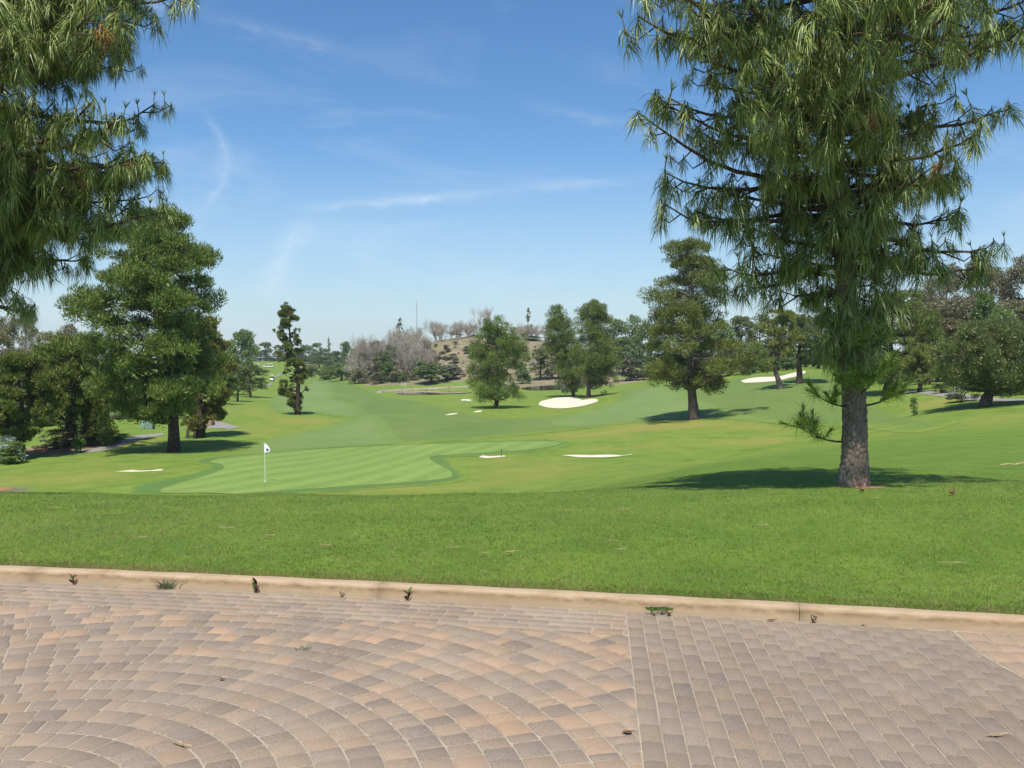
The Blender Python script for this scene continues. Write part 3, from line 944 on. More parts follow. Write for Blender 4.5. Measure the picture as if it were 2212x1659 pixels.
def inset(poly, d):
    n = len(poly); out = poly
    c = [sum(p[0] for p in poly) / n, sum(p[1] for p in poly) / n]
    for k in range(n):
        a, b = poly[k], poly[(k + 1) % n]
        L = math.hypot(b[0] - a[0], b[1] - a[1])
        if L < 1e-5: continue
        nr = (-(b[1] - a[1]) / L, (b[0] - a[0]) / L)
        out = clip(out, (a[0] + nr[0] * d, a[1] + nr[1] * d), nr)
        if len(out) < 3: return None
    # tidy points that fell together
    res = []
    for p in out:
        if not res or math.hypot(p[0] - res[-1][0], p[1] - res[-1][1]) > 0.0015: res.append(p)
    if len(res) > 2 and math.hypot(res[0][0] - res[-1][0], res[0][1] - res[-1][1]) < 0.0015: res.pop()
    return res if len(res) >= 3 else None


C_GREY = [(0.238, 0.182, 0.134), (0.250, 0.190, 0.138), (0.262, 0.199, 0.144), (0.222, 0.172, 0.130)]
C_TAN = [(0.325, 0.232, 0.152), (0.345, 0.242, 0.156), (0.300, 0.222, 0.150), (0.312, 0.230, 0.154)]
C_MAUVE = [(0.240, 0.184, 0.136), (0.258, 0.195, 0.142), (0.196, 0.154, 0.120), (0.182, 0.144, 0.114)]
C_ORANGE = [(0.425, 0.272, 0.158), (0.440, 0.282, 0.165), (0.390, 0.258, 0.156)]
C_PALE = [(0.320, 0.248, 0.178), (0.340, 0.262, 0.190), (0.300, 0.234, 0.172), (0.330, 0.240, 0.168)]

CIRC = np.array([-2.14, 3.44]); RING0, RINGP = 0.807, 0.1435
GO = np.array([0.5546, 3.871]); GD = unit(np.array([0.0938, 1.0])); GN = np.array([GD[1], -GD[0]])
CIRC2 = np.array([5.66, 5.30]); R2 = 2.90
BORDER = 5 * 0.1065
pavers = []          # (polygon, colour)


def jit(c):
    f = 1 + random.uniform(-0.09, 0.09); g = random.uniform(-0.02, 0.02)
    return ((c[0] * f + g * 0.6) * 0.84, c[1] * f * 0.83, (c[2] * f - g * 0.5) * 0.87)


def seen(c, marg=0.5):
    x, y = c
    return 3.3 < y < 8.6 and abs(x) < 0.5566 * y + marg


def kerb_clip(poly, off):
    cx = sum(p[0] for p in poly) / len(poly)
    t, n = kerb_t(cx)
    p = (cx - n[0] * off, float(kerb_y(cx)) - n[1] * off)
    return clip(poly, p, (-n[0], -n[1]))


# arcs
for k in range(-5, 30):
    r0, r1 = RING0 + k * RINGP, RING0 + (k + 1) * RINGP
    if r0 < 0.05: continue
    rm = (r0 + r1) / 2
    a = random.uniform(0, 0.3); end = a + 2 * math.pi
    while a < end - 0.02:
        w = random.choice([0.155, 0.145, 0.135, 0.125, 0.115, 0.105, 0.08]) * (1.0 if rm < 2.2 else 1.14)
        a2 = min(a + w / rm, end)
        am = (a + a2) / 2
        cx, cy = CIRC[0] + rm * math.cos(am), CIRC[1] + rm * math.sin(am)
        if seen((cx, cy)) and float(kerb_y(cx)) - cy > BORDER - 0.25:
            pol = []
            nn = 2
            for aa in np.linspace(a, a2, nn): pol.append((CIRC[0] + r0 * math.cos(aa), CIRC[1] + r0 * math.sin(aa)))
            for aa in np.linspace(a2, a, nn): pol.append((CIRC[0] + r1 * math.cos(aa), CIRC[1] + r1 * math.sin(aa)))
            if area(pol) < 0: pol = pol[::-1]
            pol = clip(pol, GO, -GN)
            if len(pol) > 2: pol = kerb_clip(pol, BORDER + 0.012)
            if len(pol) > 2 and abs(area(pol)) > 0.0016:
                f = min(1, max(0, (rm - 1.0) / 2.2))
                x = random.random()
                if k % 3 == 0 and rm < 2.6: x *= 0.75
                if rm > 2.0 and x > 0.80 - 0.22 * f: c = random.choice(C_ORANGE)
                elif x < 0.34: c = random.choice(C_MAUVE)
                elif x < 0.50: c = random.choice(C_GREY)
                else: c = random.choice(C_TAN)
                pavers.append((pol, jit(c)))
        a = a2
# straight columns
for i in range(0, 62):
    for kk in range(-12, 40):
        s0 = 0.681 - 0.2 * 20 + (i * 0.09) % 0.2 + kk * 0.2
        pol = [tuple(GO + GN * (i * 0.1005) + GD * s0), tuple(GO + GN * ((i + 1) * 0.1005) + GD * (s0 - 0.003)),
               tuple(GO + GN * ((i + 1) * 0.1005) + GD * (s0 + 0.197)), tuple(GO + GN * (i * 0.1005) + GD * (s0 + 0.2))]
        if area(pol) < 0: pol = pol[::-1]
        c0 = np.mean(pol, 0)
        if not seen(c0): continue
        pol = kerb_clip(pol, 0.014)
        if len(pol) > 2:
            d = c0 - CIRC2; L = np.linalg.norm(d)
            if L < R2 + 0.2:
                pol = clip(pol, tuple(CIRC2 + d / L * (R2 + 0.005)), tuple(d / L))
        if len(pol) > 2 and abs(area(pol)) > 0.0014:
            x = random.random()
            c = random.choice(C_GREY) if x < 0.8 else random.choice(C_MAUVE)
            edge = max(0, 1 - (float(kerb_y(c0[0])) - c0[1]) / 1.0)
            c = tuple(c[q] * 0.86 * (1 - 0.45 * edge) + C_PALE[0][q] * 0.45 * edge for q in range(3))
            pavers.append((pol, jit(c), 0.0030))
# border rows that follow the kerb
for row in range(5):
    x = -6.0 + (row % 2) * 0.1 + random.uniform(0, 0.03)
    while x < 1.1:
        x2 = x + 0.2
        pol = []
        for xx, off in ((x, (row + 1) * 0.1065), (x2, (row + 1) * 0.1065), (x2, row * 0.1065), (x, row * 0.1065)):
            t, n = kerb_t(xx)
            pol.append((xx - n[0] * (off + 0.012), float(kerb_y(xx)) - n[1] * (off + 0.012)))
        if seen(np.mean(pol, 0)):
            if area(pol) < 0: pol = pol[::-1]
            pol = clip(pol, GO, -GN)
            if len(pol) > 2 and abs(area(pol)) > 0.0014:
                pavers.append((pol, jit(random.choice(C_PALE if row == 0 or random.random() < .6 else C_GREY + C_TAN))))
        x = x2
# the second circle at the right edge
for k in range(0, 9):
    r1, r0 = R2 - 0.006 - k * RINGP, R2 - 0.006 - (k + 1) * RINGP
    rm = (r0 + r1) / 2; a = 0.8
    while a < 2 * math.pi - 0.8:
        w = random.choice([0.205, 0.205, 0.145]); a2 = a + w / rm; am = (a + a2) / 2
        cx, cy = CIRC2[0] + rm * math.cos(am), CIRC2[1] + rm * math.sin(am)
        if seen((cx, cy), 0.9):
            pol = [(CIRC2[0] + r * math.cos(aa), CIRC2[1] + r * math.sin(aa)) for r, aa in ((r0, a), (r0, a2), (r1, a2), (r1, a))]
            if area(pol) < 0: pol = pol[::-1]
            pol = kerb_clip(pol, 0.014)
            if len(pol) > 2 and abs(area(pol)) > 0.0016:
                pavers.append((pol, jit(random.choice(C_ORANGE if random.random() < 0.75 else C_TAN))))
        a = a2


def in_frame(c):
    px = 512 + c[0] / c[1] * FOC; py = HOR + EYE / c[1] * FOC
    return -5 < px < 1029 and py < 775


def paver_vf(poly, z, gap=0.0046):
    base = inset(poly, gap * random.uniform(0.85, 1.3))
    if base is None: return None
    if len(base) == 4:     # corners worn round: cut them a little
        cut = random.uniform(0.005, 0.011) * gap / 0.0046; q = []
        for k in range(4):
            p, a, b = np.array(base[k]), np.array(base[k - 1]), np.array(base[(k + 1) % 4])
            q.append(tuple(p + unit(a - p) * min(cut, np.linalg.norm(a - p) * .3))); q.append(tuple(p + unit(b - p) * min(cut, np.linalg.norm(b - p) * .3)))
        base = q
    n = len(base); c = np.mean(base, 0)
    tilt = np.array([random.gauss(0, 0.0015), random.gauss(0, 0.0015)])
    B = np.array(base)
    top = []
    for p in B:
        d = c - p; L = np.linalg.norm(d)
        top.append(p + d / max(L, 1e-4) * min(0.0024, L * .3))
    top = np.array(top)
    zt = z + (top - c) @ tilt; zb = z - 0.0014 + (B - c) @ tilt
    V = np.concatenate([np.c_[B, np.full(n, -0.03)], np.c_[B, zb], np.c_[top, zt]])
    q = []
    for r in range(2):
        for j in range(n): q.append([r * n + j, r * n + (j + 1) % n, r * n + n + (j + 1) % n, r * n + n + j])
    return V, np.array(q), np.arange(2 * n, 3 * n)[None]


order = sorted(range(len(pavers)), key=lambda k: (not in_frame(np.mean(pavers[k][0], 0)), -abs(area(pavers[k][0])) / np.mean(pavers[k][0], 0)[1] ** 3))
single = set(order[:300])
rest = MB(); rest_cols = []
for k, (pol, colr, *gap) in enumerate(pavers):
    r = paver_vf(pol, random.gauss(0, 0.0007), *gap)
    if r is None: continue
    V, q, top = r
    if k in single:
        c = np.append(np.mean(pol, 0), 0.0)
        m = MB(); m.add(V - c, q); m.F.append(top)
        o = m.obj('paver', M['paver'], pavement)
        o.location = c
        att = o.data.color_attributes.new('tint', 'FLOAT_COLOR', 'POINT')
        att.data.foreach_set('color', np.tile(np.array([*colr, 1], np.float32), len(V)))
    else:
        n0 = rest.n
        rest.add(V, q); rest.F.append(top + n0)
        rest_cols.append(np.tile(np.array([*colr, 1], np.float32), (len(V), 1)))
o = rest.obj('paver_field', M['paver'], pavement)
o['kind'] = 'stuff'
att = o.data.color_attributes.new('tint', 'FLOAT_COLOR', 'POINT')
att.data.foreach_set('color', np.concatenate(rest_cols).ravel())

# ------------------------------------------------------------------ grass blades of the near lawn
def grass():
    m, t, out = new_mat('lawn_blades')
    g = t.n('ShaderNodeNewGeometry')
    P = g.outputs['Position']
    r = g.outputs['Random Per Island']
    n1 = t.noise(P, 0.9, 6, 0.65, 0.5); n2 = t.noise(P, 6.0, 4, 0.65)
    n0 = t.noise(t.mapping(P, (0.35, 1.0, 1)), 0.62, 5, 0.6, 0.8)
    col = t.mix(t.mapr(t.math('ADD', t.math('MULTIPLY', n1, 0.5), t.math('MULTIPLY', n0, 0.5)), 0.40, 0.60), (0.100, 0.200, 0.022), (0.285, 0.365, 0.052))
    col = t.mix(t.math('MULTIPLY', r, 0.6), col, (0.310, 0.395, 0.075))
    at = t.n('ShaderNodeAttribute', attribute_name='dry').outputs['Fac']
    f = t.math('MULTIPLY', t.math('ADD', at, t.mapr(n2, 0.38, 0.68, -0.3, 0.5)), t.mapr(r, 0.0, 1.0, 0.3, 1.2), clamp=True)
    col = t.mix(f, col, (0.40, 0.33, 0.13))
    rr = t.math('FRACT', t.math('MULTIPLY', r, 91.7))
    col = t.mix(t.math('LESS_THAN', rr, 0.012), col, (0.46, 0.38, 0.19))
    d = t.n('ShaderNodeBsdfDiffuse'); t.link(col, d.inputs[0])
    tr = t.n('ShaderNodeBsdfTranslucent'); t.link(col, tr.inputs[0])
    mx = t.n('ShaderNodeMixShader'); mx.inputs[0].default_value = 0.5
    t.link(d.outputs[0], mx.inputs[1]); t.link(tr.outputs[0], mx.inputs[2])
    gl = t.n('ShaderNodeBsdfGlossy'); gl.inputs['Roughness'].default_value = 0.5
    m2 = t.n('ShaderNodeMixShader'); m2.inputs[0].default_value = 0.025
    t.link(mx.outputs[0], m2.inputs[1]); t.link(gl.outputs[0], m2.inputs[2])
    t.link(m2.outputs[0], out.inputs[0])
    N = 90000; B = 4
    u = rng.uniform(-0.68, 0.68, N)
    y0 = np.full(N, 6.5)
    for _ in range(20): y0 = kerb_y(u * y0) + KERB_W
    y = y0 * (30.0 / y0) ** (rng.random(N) ** 1.25)
    # a fringe right along the kerb
    k = N // 14
    y[:k] = y0[:k] + rng.random(k) ** 2 * 0.22
    x = u * y
    z = ground(x, y)
    dry = 0.20 + 0.20 * np.sin(x * 0.9 + y * 0.7) * np.sin(y * 1.3 - x * 0.35 + 1)
    e = np.exp(-((y - kerb_y(x) - KERB_W) / 0.20) ** 2)
    dry += e * np.where(x < 0.9, 0.55, 0.22) * (0.4 + 0.6 * np.sin(x * 2.3 + 1.0) ** 2)
    dry += 0.75 * np.exp(-((x + 3.05) / 0.45) ** 2 - ((y - 7.35) / 0.16) ** 2)
    dry += 0.55 * np.exp(-((x + 3.6) / 1.9) ** 2 - ((y - 9.3) / 1.4) ** 2)
    dry += 0.28 * np.exp(-((x - 1.55) / 0.5) ** 2 - ((y - 6.9) / 0.2) ** 2)
    dry += 0.14 * np.exp(-((x - 3.0) / 1.6) ** 2 - ((y - 10.6) / 1.2) ** 2)
    X = np.repeat(x, B) + rng.normal(0, 0.012, N * B) * np.repeat(0.6 + y / 12, B)
    Y = np.repeat(y, B) + rng.normal(0, 0.012, N * B) * np.repeat(0.6 + y / 12, B)
    Y = np.maximum(Y, kerb_y(X) + KERB_W - 0.006)
    Z = np.repeat(z, B)
    s = np.repeat((0.75 + y / 26) * np.clip(1.55 - y / 19, 0.45, 1.0), B)
    tall = np.repeat(np.where(np.arange(N) < k, 1.25, 1.0), B)
    h = rng.uniform(0.016, 0.034, N * B) * s * tall
    D = unit(np.stack([rng.normal(0, 0.55, N * B), rng.normal(0, 0.55, N * B), np.ones(N * B)], 1))
    V, F = leaf_tris(np.stack([X, Y, Z - 0.004], 1), D, h, rng.uniform(0.0035, 0.006, N * B) * s * 1.15)
    mb = MB(); mb.add(V, F)
    o = mb.obj('grass', m)
    props(o, 'short green lawn grass between the kerb and the crest', 'grass', kind='stuff')
    a = o.data.attributes.new('dry', 'FLOAT', 'POINT')
    a.data.foreach_set('value', np.repeat(np.repeat(dry, B), 3).astype(np.float32))


grass()

# ------------------------------------------------------------------ weeping pines near the viewer
def tuft_mesh(seed, n=54, candle=False):
    """one mop of long drooping needles round a short upright shoot"""
    r = np.random.default_rng(seed)
    m = MB()
    ba = r.uniform(0, 2 * math.pi, n)
    up = r.uniform(-0.95, 0.42, n)
    D = unit(np.stack([np.cos(ba), np.sin(ba), up], 1))
    L = r.uniform(0.15, 0.29, n)
    base = np.stack([np.zeros(n), np.zeros(n), r.uniform(-0.16, 0.05, n)], 1)
    droop = r.uniform(0.10, 0.27, n)
    def pt(t): return base + D * (L * t * (1 - 0.25 * t))[:, None] + np.array([0, 0, -1.0]) * (droop * t ** 2.0)[:, None]
    p0, p1, p3 = pt(0), pt(0.52), pt(1.0)
    side = unit(np.cross(D, [0, 0, 1.0]) + r.normal(0, 0.35, (n, 3)))
    w = 0.0115
    V = np.stack([p0 - side * w * .3, p0 + side * w * .3, p1 - side * w * .5, p1 + side * w * .5, p3], 1).reshape(-1, 3)
    k = np.arange(n)[:, None] * 5
    m.add(V, k + [[0, 1, 3, 2]])
    m.F.append((k + [[2, 3, 4]]))
    if candle:
        V, F = tube([(0, 0, 0), (0.01, 0, 0.09), (0.005, 0.01, 0.2)], [0.009, 0.008, 0.006], 4)
        m.add(V, F)
        q = 16; a = r.uniform(0, 2 * math.pi, q)
        D = unit(np.stack([np.cos(a) * 0.55, np.sin(a) * 0.55, np.ones(q)], 1))
        V, F = leaf_tris(np.tile([0.005, 0.01, 0.17], (q, 1)), D, r.uniform(0.09, 0.15, q), np.full(q, 0.014))
        m.add(V, F)
    return m


TUFTS = [tuft_mesh(100 + k, 54, k % 3 == 0).mesh('needle_tuft', M['needle']) for k in range(9)]
TUFTS.append(tuft_mesh(211, 50).mesh('needle_tuft', M['needle_dead']))
TUFT_D = []
for me in TUFTS:
    V = np.empty(len(me.vertices) * 3, np.float32); me.vertices.foreach_get('co', V)
    TUFT_D.append((V.reshape(-1, 3), [list(p.vertices) for p in me.polygons]))


def rough_trunk(path, radii, zfine, sides=90, plate=(0.042, 0.070), depth=0.032):
    """a trunk whose lower stretch carries real bark plates"""
    P = np.asarray(path, float); zz = P[:, 2]
    zs = np.concatenate([np.arange(zz[0], zfine, 0.022), np.arange(zfine, zz[-1], 0.3), [zz[-1]]])
    cx = np.interp(zs, zz, P[:, 0]); cy = np.interp(zs, zz, P[:, 1]); R = np.interp(zs, zz, radii)
    a = np.linspace(0, 2 * math.pi, sides, endpoint=False)
    r = np.random.default_rng(5)
    Rm = float(np.interp(zz[0] + 1, zz, radii)); circ = 2 * math.pi * Rm
    S = np.stack([r.uniform(0, circ, int(circ * (zfine - zz[0]) / (plate[0] * plate[1]))), r.uniform(zz[0], zfine, int(circ * (zfine - zz[0]) / (plate[0] * plate[1])))], 1)
    hS = r.uniform(-0.4, 1.0, len(S))
    A, Z = np.meshgrid(a * Rm, zs)
    q = np.stack([A.ravel(), Z.ravel()], 1)
    d1 = np.full(len(q), 9.0); d2 = np.full(len(q), 9.0); h1 = np.zeros(len(q))
    for (sx, sz), hh in zip(S, hS):
        sel = np.abs(q[:, 1] - sz) < plate[1] * 3
        dx = np.abs(q[sel, 0] - sx); dx = np.minimum(dx, circ - dx)
        d = np.hypot(dx / plate[0], (q[sel, 1] - sz) / plate[1])
        o1, o2, oh = d1[sel], d2[sel], h1[sel]
        c = d < o1
        n2 = np.where(c, o1, np.minimum(o2, d)); n1 = np.where(c, d, o1)
        d1[sel], d2[sel], h1[sel] = n1, n2, np.where(c, hh, oh)
    e = np.clip((d2 - d1) / 0.22, 0, 1)
    disp = depth * (e * (0.75 + 0.35 * h1) - 0.5)
    disp[q[:, 1] > zfine - 0.02] = 0
    disp = disp.reshape(A.shape) + r.normal(0, 0.0015, A.shape)
    RR = R[:, None] + disp
    V = np.stack([cx[:, None] + RR * np.cos(a), cy[:, None] + RR * np.sin(a), np.broadcast_to(zs[:, None], A.shape)], -1)
    n = len(zs); i = np.arange(n - 1)[:, None]; j = np.arange(sides)[None]; k = (j + 1) % sides
    F = np.stack([i * sides + j, i * sides + k, (i + 1) * sides + k, (i + 1) * sides + j], -1).reshape(-1, 4)
    m = MB(); m.add(V.reshape(-1, 3), F)
    return m


def hero_bark():
    m, t, out = new_mat('plated_pine_bark')
    co = t.n('ShaderNodeTexCoord').outputs['Object']
    n = t.noise(t.mapping(co, (1, 1, 0.45)), 26.0, 6, 0.7); n2 = t.noise(co, 90.0, 4, 0.7); n3 = t.noise(co, 2.2, 4)
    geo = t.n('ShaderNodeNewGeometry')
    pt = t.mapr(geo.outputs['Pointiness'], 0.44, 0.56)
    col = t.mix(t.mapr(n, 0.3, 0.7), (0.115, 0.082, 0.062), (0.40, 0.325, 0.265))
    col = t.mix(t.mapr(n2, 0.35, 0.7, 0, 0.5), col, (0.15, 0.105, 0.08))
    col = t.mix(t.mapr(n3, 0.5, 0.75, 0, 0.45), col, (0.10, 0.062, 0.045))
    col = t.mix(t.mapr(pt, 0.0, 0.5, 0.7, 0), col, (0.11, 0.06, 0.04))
    principled(t, out, col, 0.9, 0.15, t.math('ADD', n, t.math('MULTIPLY', n2, 0.6)), 0.7, 0.012)
    return m


M['hero_bark'] = hero_bark()


def weeping_pine(base, height, r0, top_off, width, branches, seed, label, low=2.3, sprouts=()):
    r = np.random.default_rng(seed)
    root = empty('weeping_pine', base)
    props(root, label, 'pine tree', 'weeping pines at the edge of the lawn')
    zs = np.linspace(-0.15, height, 22); f = np.clip(zs / height, 0, 1)
    cx = top_off[0] * f ** 1.1 + 0.05 * np.sin(zs * 1.1); cy = top_off[1] * f
    rad = r0 * (1 - 0.93 * f ** 0.9) * (1 + 0.30 * np.exp(-np.maximum(zs, 0) / 0.20))
    path = np.stack([cx, cy, zs], 1)
    rough_trunk(path, rad, 3.1).obj('trunk', M['hero_bark'], root, True)
    def axis(z): return np.array([np.interp(z, zs, cx), np.interp(z, zs, cy), z])
    tufts = []

    def branch(z, az, L, rise, r_b, dens=1.0, spread=1.0):
        p = axis(z); m = MB()
        n = 9; s = np.linspace(0, 1, n)
        d = np.array([math.sin(az), math.cos(az), 0.0]); sd = np.array([d[1], -d[0], 0])
        wig = r.normal(0, 0.05, (n, 3)).cumsum(0) * L * 0.28
        wig[0] = 0
        H = L * (rise * s - 0.32 * s ** 2 + 0.30 * s ** 4)
        P = p + d * (L * s)[:, None] + np.array([0, 0, 1.0]) * H[:, None] + wig
        V, F = tube(P, r_b * (1 - 0.8 * s), 6); m.add(V, F)
        step = 0.152 / dens; k = 0.22 * L
        side = r.choice([-1, 1])
        while k < L:
            q = k / L
            c = np.array([np.interp(q, s, P[:, a]) for a in range(3)])
            side = -side
            tl = r.uniform(0.22, 0.75) * (1.1 - 0.45 * q) * spread
            ang = r.uniform(0.5, 1.25)
            td = d * math.cos(ang) + sd * side * math.sin(ang)
            dz = r.uniform(-0.35, 0.25)
            e1 = c + td * tl * 0.6 + np.array([0, 0, dz * tl - 0.04]); e2 = c + td * tl + np.array([0, 0, dz * tl + 0.06 + 0.05 * r.random()])
            V, F = tube([c, e1, e2, e2 + [0, 0, 0.06]], [0.013, 0.010, 0.008, 0.006], 4); m.add(V, F)
            tufts.append((e2, r.uniform(0.60, 1.25)))
            if tl > 0.5: tufts.append((e1 + r.normal(0, 0.05, 3), r.uniform(0.6, 0.9)))
            k += step * r.uniform(0.7, 1.3)
        tufts.append((P[-1], r.uniform(0.9, 1.2)))
        m.obj('branch', M['twigwood'], root, True)

    for z, az, L, rise, rb, dens, spr in branches(r): branch(z, az, L, rise, rb, dens, spr)
    # score tufts by how large they show
    tufts_w = [(np.array(base) + t, t, s) for t, s in tufts]
    def score(w):
        px = 512 + w[0] / w[1] * FOC; py = HOR + (EYE - w[2]) / w[1] * FOC
        return (not (-20 < px < 1044 and -20 < py < 770), w[1])
    tufts_w.sort(key=lambda a: score(a[0]))
    rest = MB()
    for k, (w, t, s) in enumerate(tufts_w):
        v = int(r.integers(9)); rz = r.uniform(0, 6.28); tx, ty = r.normal(0, 0.22, 2)
        mat = Matrix.Translation(t) @ Matrix.Rotation(tx, 4, 'X') @ Matrix.Rotation(ty, 4, 'Y') @ Matrix.Rotation(rz, 4, 'Z') @ Matrix.Scale(s, 4)
        if k < 300:
            if k > 30 and r.random() < 0.025: v = 9
            o = link('needle_tuft', TUFTS[v], root)
            o.matrix_local = mat
        else:
            V, fs = TUFT_D[v]; A = np.array(mat)
            V2 = V @ A[:3, :3].T + A[:3, 3]
            n0 = rest.n
            rest.V.append(V2); rest.n += len(V2)
            f4 = TF4[v]; f3 = TF3[v]
            rest.F.append(f4 + n0); rest.F.append(f3 + n0)
    if rest.V:
        o = rest.obj('needle_foliage', M['needle'], root); o['kind'] = 'stuff'
    # fresh shoots low on the trunk
    for (z, az, L, rise, n) in sprouts:
        p = axis(z); d = np.array([math.sin(az), math.cos(az), 0]); R0 = np.interp(z, zs, rad) * 0.9
        m = MB(); nm = MB()
        s = np.linspace(0, 1, 6)
        P = p + d * (R0 + L * s)[:, None] + np.array([0, 0, 1.0]) * (L * (rise * s - 0.25 * s + 0.35 * s * s))[:, None]
        V, F = tube(P, 0.016 * (1 - 0.6 * s), 5); m.add(V, F)
        sh = MB()
        for q in range(n):
            c = P[2] + (P[-1] - P[2]) * r.random()
            dd = unit(d * r.uniform(0.1, 0.9) + np.array([r.normal(0, .5), r.normal(0, .5), r.uniform(0.3, 1.1)]))
            ln = r.uniform(0.10, 0.34) * min(1, L / 0.5 + 0.4)
            V, F = tube([c, c + dd * ln * .5, c + dd * ln + [0, 0, 0.03]], [0.010, 0.009, 0.013], 5); sh.add(V, F)
            qn = 42
            tpos = c + dd * ln * r.uniform(0.0, 0.95, qn)[:, None]
            D = unit(dd * 0.6 + r.normal(0, 0.75, (qn, 3)) + [0, 0, 0.05])
            V, F = leaf_tris(tpos, D, r.uniform(0.12, 0.25, qn), np.full(qn, 0.009)); nm.add(V, F)
            qn = 22
            tpos = c + dd * ln * r.uniform(0.75, 1.0, qn)[:, None]
            D = unit(dd * 1.8 + r.normal(0, 0.3, (qn, 3)))
            V, F = leaf_tris(tpos, D, r.uniform(0.06, 0.12, qn), np.full(qn, 0.014)); sh.add(V, F)
        o = m.obj('trunk_shoot', M['twigwood'], root, True)
        nm.obj('needles', M['needle_young'], o)
        sh.obj('candles', M['needle'], o)
    return root


TF4 = [np.array([f for f in fs if len(f) == 4]) for _, fs in TUFT_D]
TF3 = [np.array([f for f in fs if len(f) == 3]) for _, fs in TUFT_D]


PROF_R = [(-700, 150, 150), (-500, 260, 260), (-250, 380, 420), (-50, 450, 520), (50, 445, 480), (150, 410, 430), (230, 390, 390), (300, 360, 380), (380, 440, 320),
          (450, 435, 300), (520, 340, 290), (580, 270, 270), (640, 230, 130), (700, 130, 85), (740, 95, 80), (800, 60, 60)]
PROF_L = [(-500, 300, 300), (-200, 470, 470), (0, 410, 410), (120, 410, 410), (230, 440, 440), (340, 440, 440), (400, 450, 450), (460, 420, 420), (520, 360, 360), (560, 300, 300), (590, 190, 190), (620, 120, 120), (650, 60, 60)]


def reach(prof, z, az, D, base_z):
    """how far the crown reaches at a height, to either side"""
    row = (HOR - (z + base_z - EYE) / D * FOC) / K
    r = [p[0] for p in prof]
    l = np.interp(row, r, [p[1] for p in prof]); q = np.interp(row, r, [p[2] for p in prof])
    w = (math.sin(az) + 1) / 2
    return (l * (1 - w) + q * w) * q_metres(D)


def crown_branches(r, prof, D, bz, zs, bias, special):
    out = []
    for z in zs:
        if z > 7.5 and r.random() < 0.5: continue
        az = r.uniform(0, 2 * math.pi)
        if r.random() < 0.4: az = r.normal(bias, 1.0)
        droop = 0.25
        L = reach(prof, z - droop * 0.6, az, D, bz) * r.uniform(0.72, 1.02) - 0.12
        toward = max(0.0, -math.cos(az)); hi = min(1, max(0, (z - 3.8) / 1.6))
        L *= 1 + toward * (0.50 * hi - 0.40 * (1 - hi))
        if L < 0.3: L = 0.3
        out.append((z, az, L, r.uniform(0.0, 0.42), 0.02 + 0.013 * L, 1.05, 1.0 if L > 1 else 0.7))
        if r.random() < 0.6:
            out.append((z + 0.04, r.uniform(0, 6.28), L * r.uniform(0.3, 0.6), r.uniform(-0.1, 0.4), 0.018, 1.2, 0.8))
    return out + special


def right_branches(r):
    sp = [(4.0, math.radians(-84), 2.75, 0.42, 0.05, 0.8, 0.8), (3.75, math.radians(-78), 2.5, 0.15, 0.045, 0.8, 0.8),
          (3.05, math.radians(-88), 1.6, 0.0, 0.04, 1.2, 0.9), (3.0, math.radians(-60), 1.5, -0.05, 0.04, 1.2, 0.9),
          (3.25, math.radians(86), 1.9, 0.02, 0.05, 1.0, 0.8), (3.5, math.radians(94), 1.85, -0.05, 0.05, 1.0, 0.9), (5.0, math.radians(82), 2.5, 0.15, 0.05, 0.9, 0.8)]
    return crown_branches(r, PROF_R, 13, -0.1, np.arange(1.75, 11.4, 0.060), math.radians(190), sp)


def left_branches(r):
    sp = [(4.2, math.radians(92), 3.2, 0.05, 0.06, 1.0, 0.9), (4.9, math.radians(100), 3.1, 0.12, 0.06, 1.0, 0.9), (3.0, math.radians(110), 1.5, -0.1, 0.05, 0.9, 0.9)]
    return crown_branches(r, PROF_L, 14, -0.2, np.arange(2.6, 10.6, 0.052), math.radians(110), sp)


pb = hit(1845, 1051, 8.0)
weeping_pine(tuple(pb), 11.6, 0.170, (-0.45, 0.25), 3.0, right_branches, 11,
             'tall weeping pine with a scaly grey trunk standing on the right of the lawn', sprouts=[
                 (0.62, math.radians(-98), 0.66, 0.22, 15), (1.12, math.radians(-112), 0.5, 0.2, 8), (1.12, math.radians(95), 0.50, 0.35, 12), (1.3, math.radians(160), 0.3, 0.6, 8), (1.35, math.radians(190), 0.35, 0.5, 9), (1.3, math.radians(-140), 0.35, 0.5, 9), (1.5, math.radians(120), 0.4, 0.4, 9),
                 (1.85, math.radians(185), 0.3, 0.5, 6), (1.8, math.radians(-150), 0.35, 0.4, 6), (1.9, math.radians(120), 0.35, 0.4, 6), (2.1, math.radians(200), 0.4, 0.4, 6)])
D0 = 14.0
lb = np.array([-557 / FOC * D0, D0, float(ground(-557 / FOC * D0, D0))])
weeping_pine(tuple(lb), 11.0, 0.21, (0.2, 0.1), 3.4, left_branches, 23,
             'dark weeping pine hanging in from the left edge of the picture')

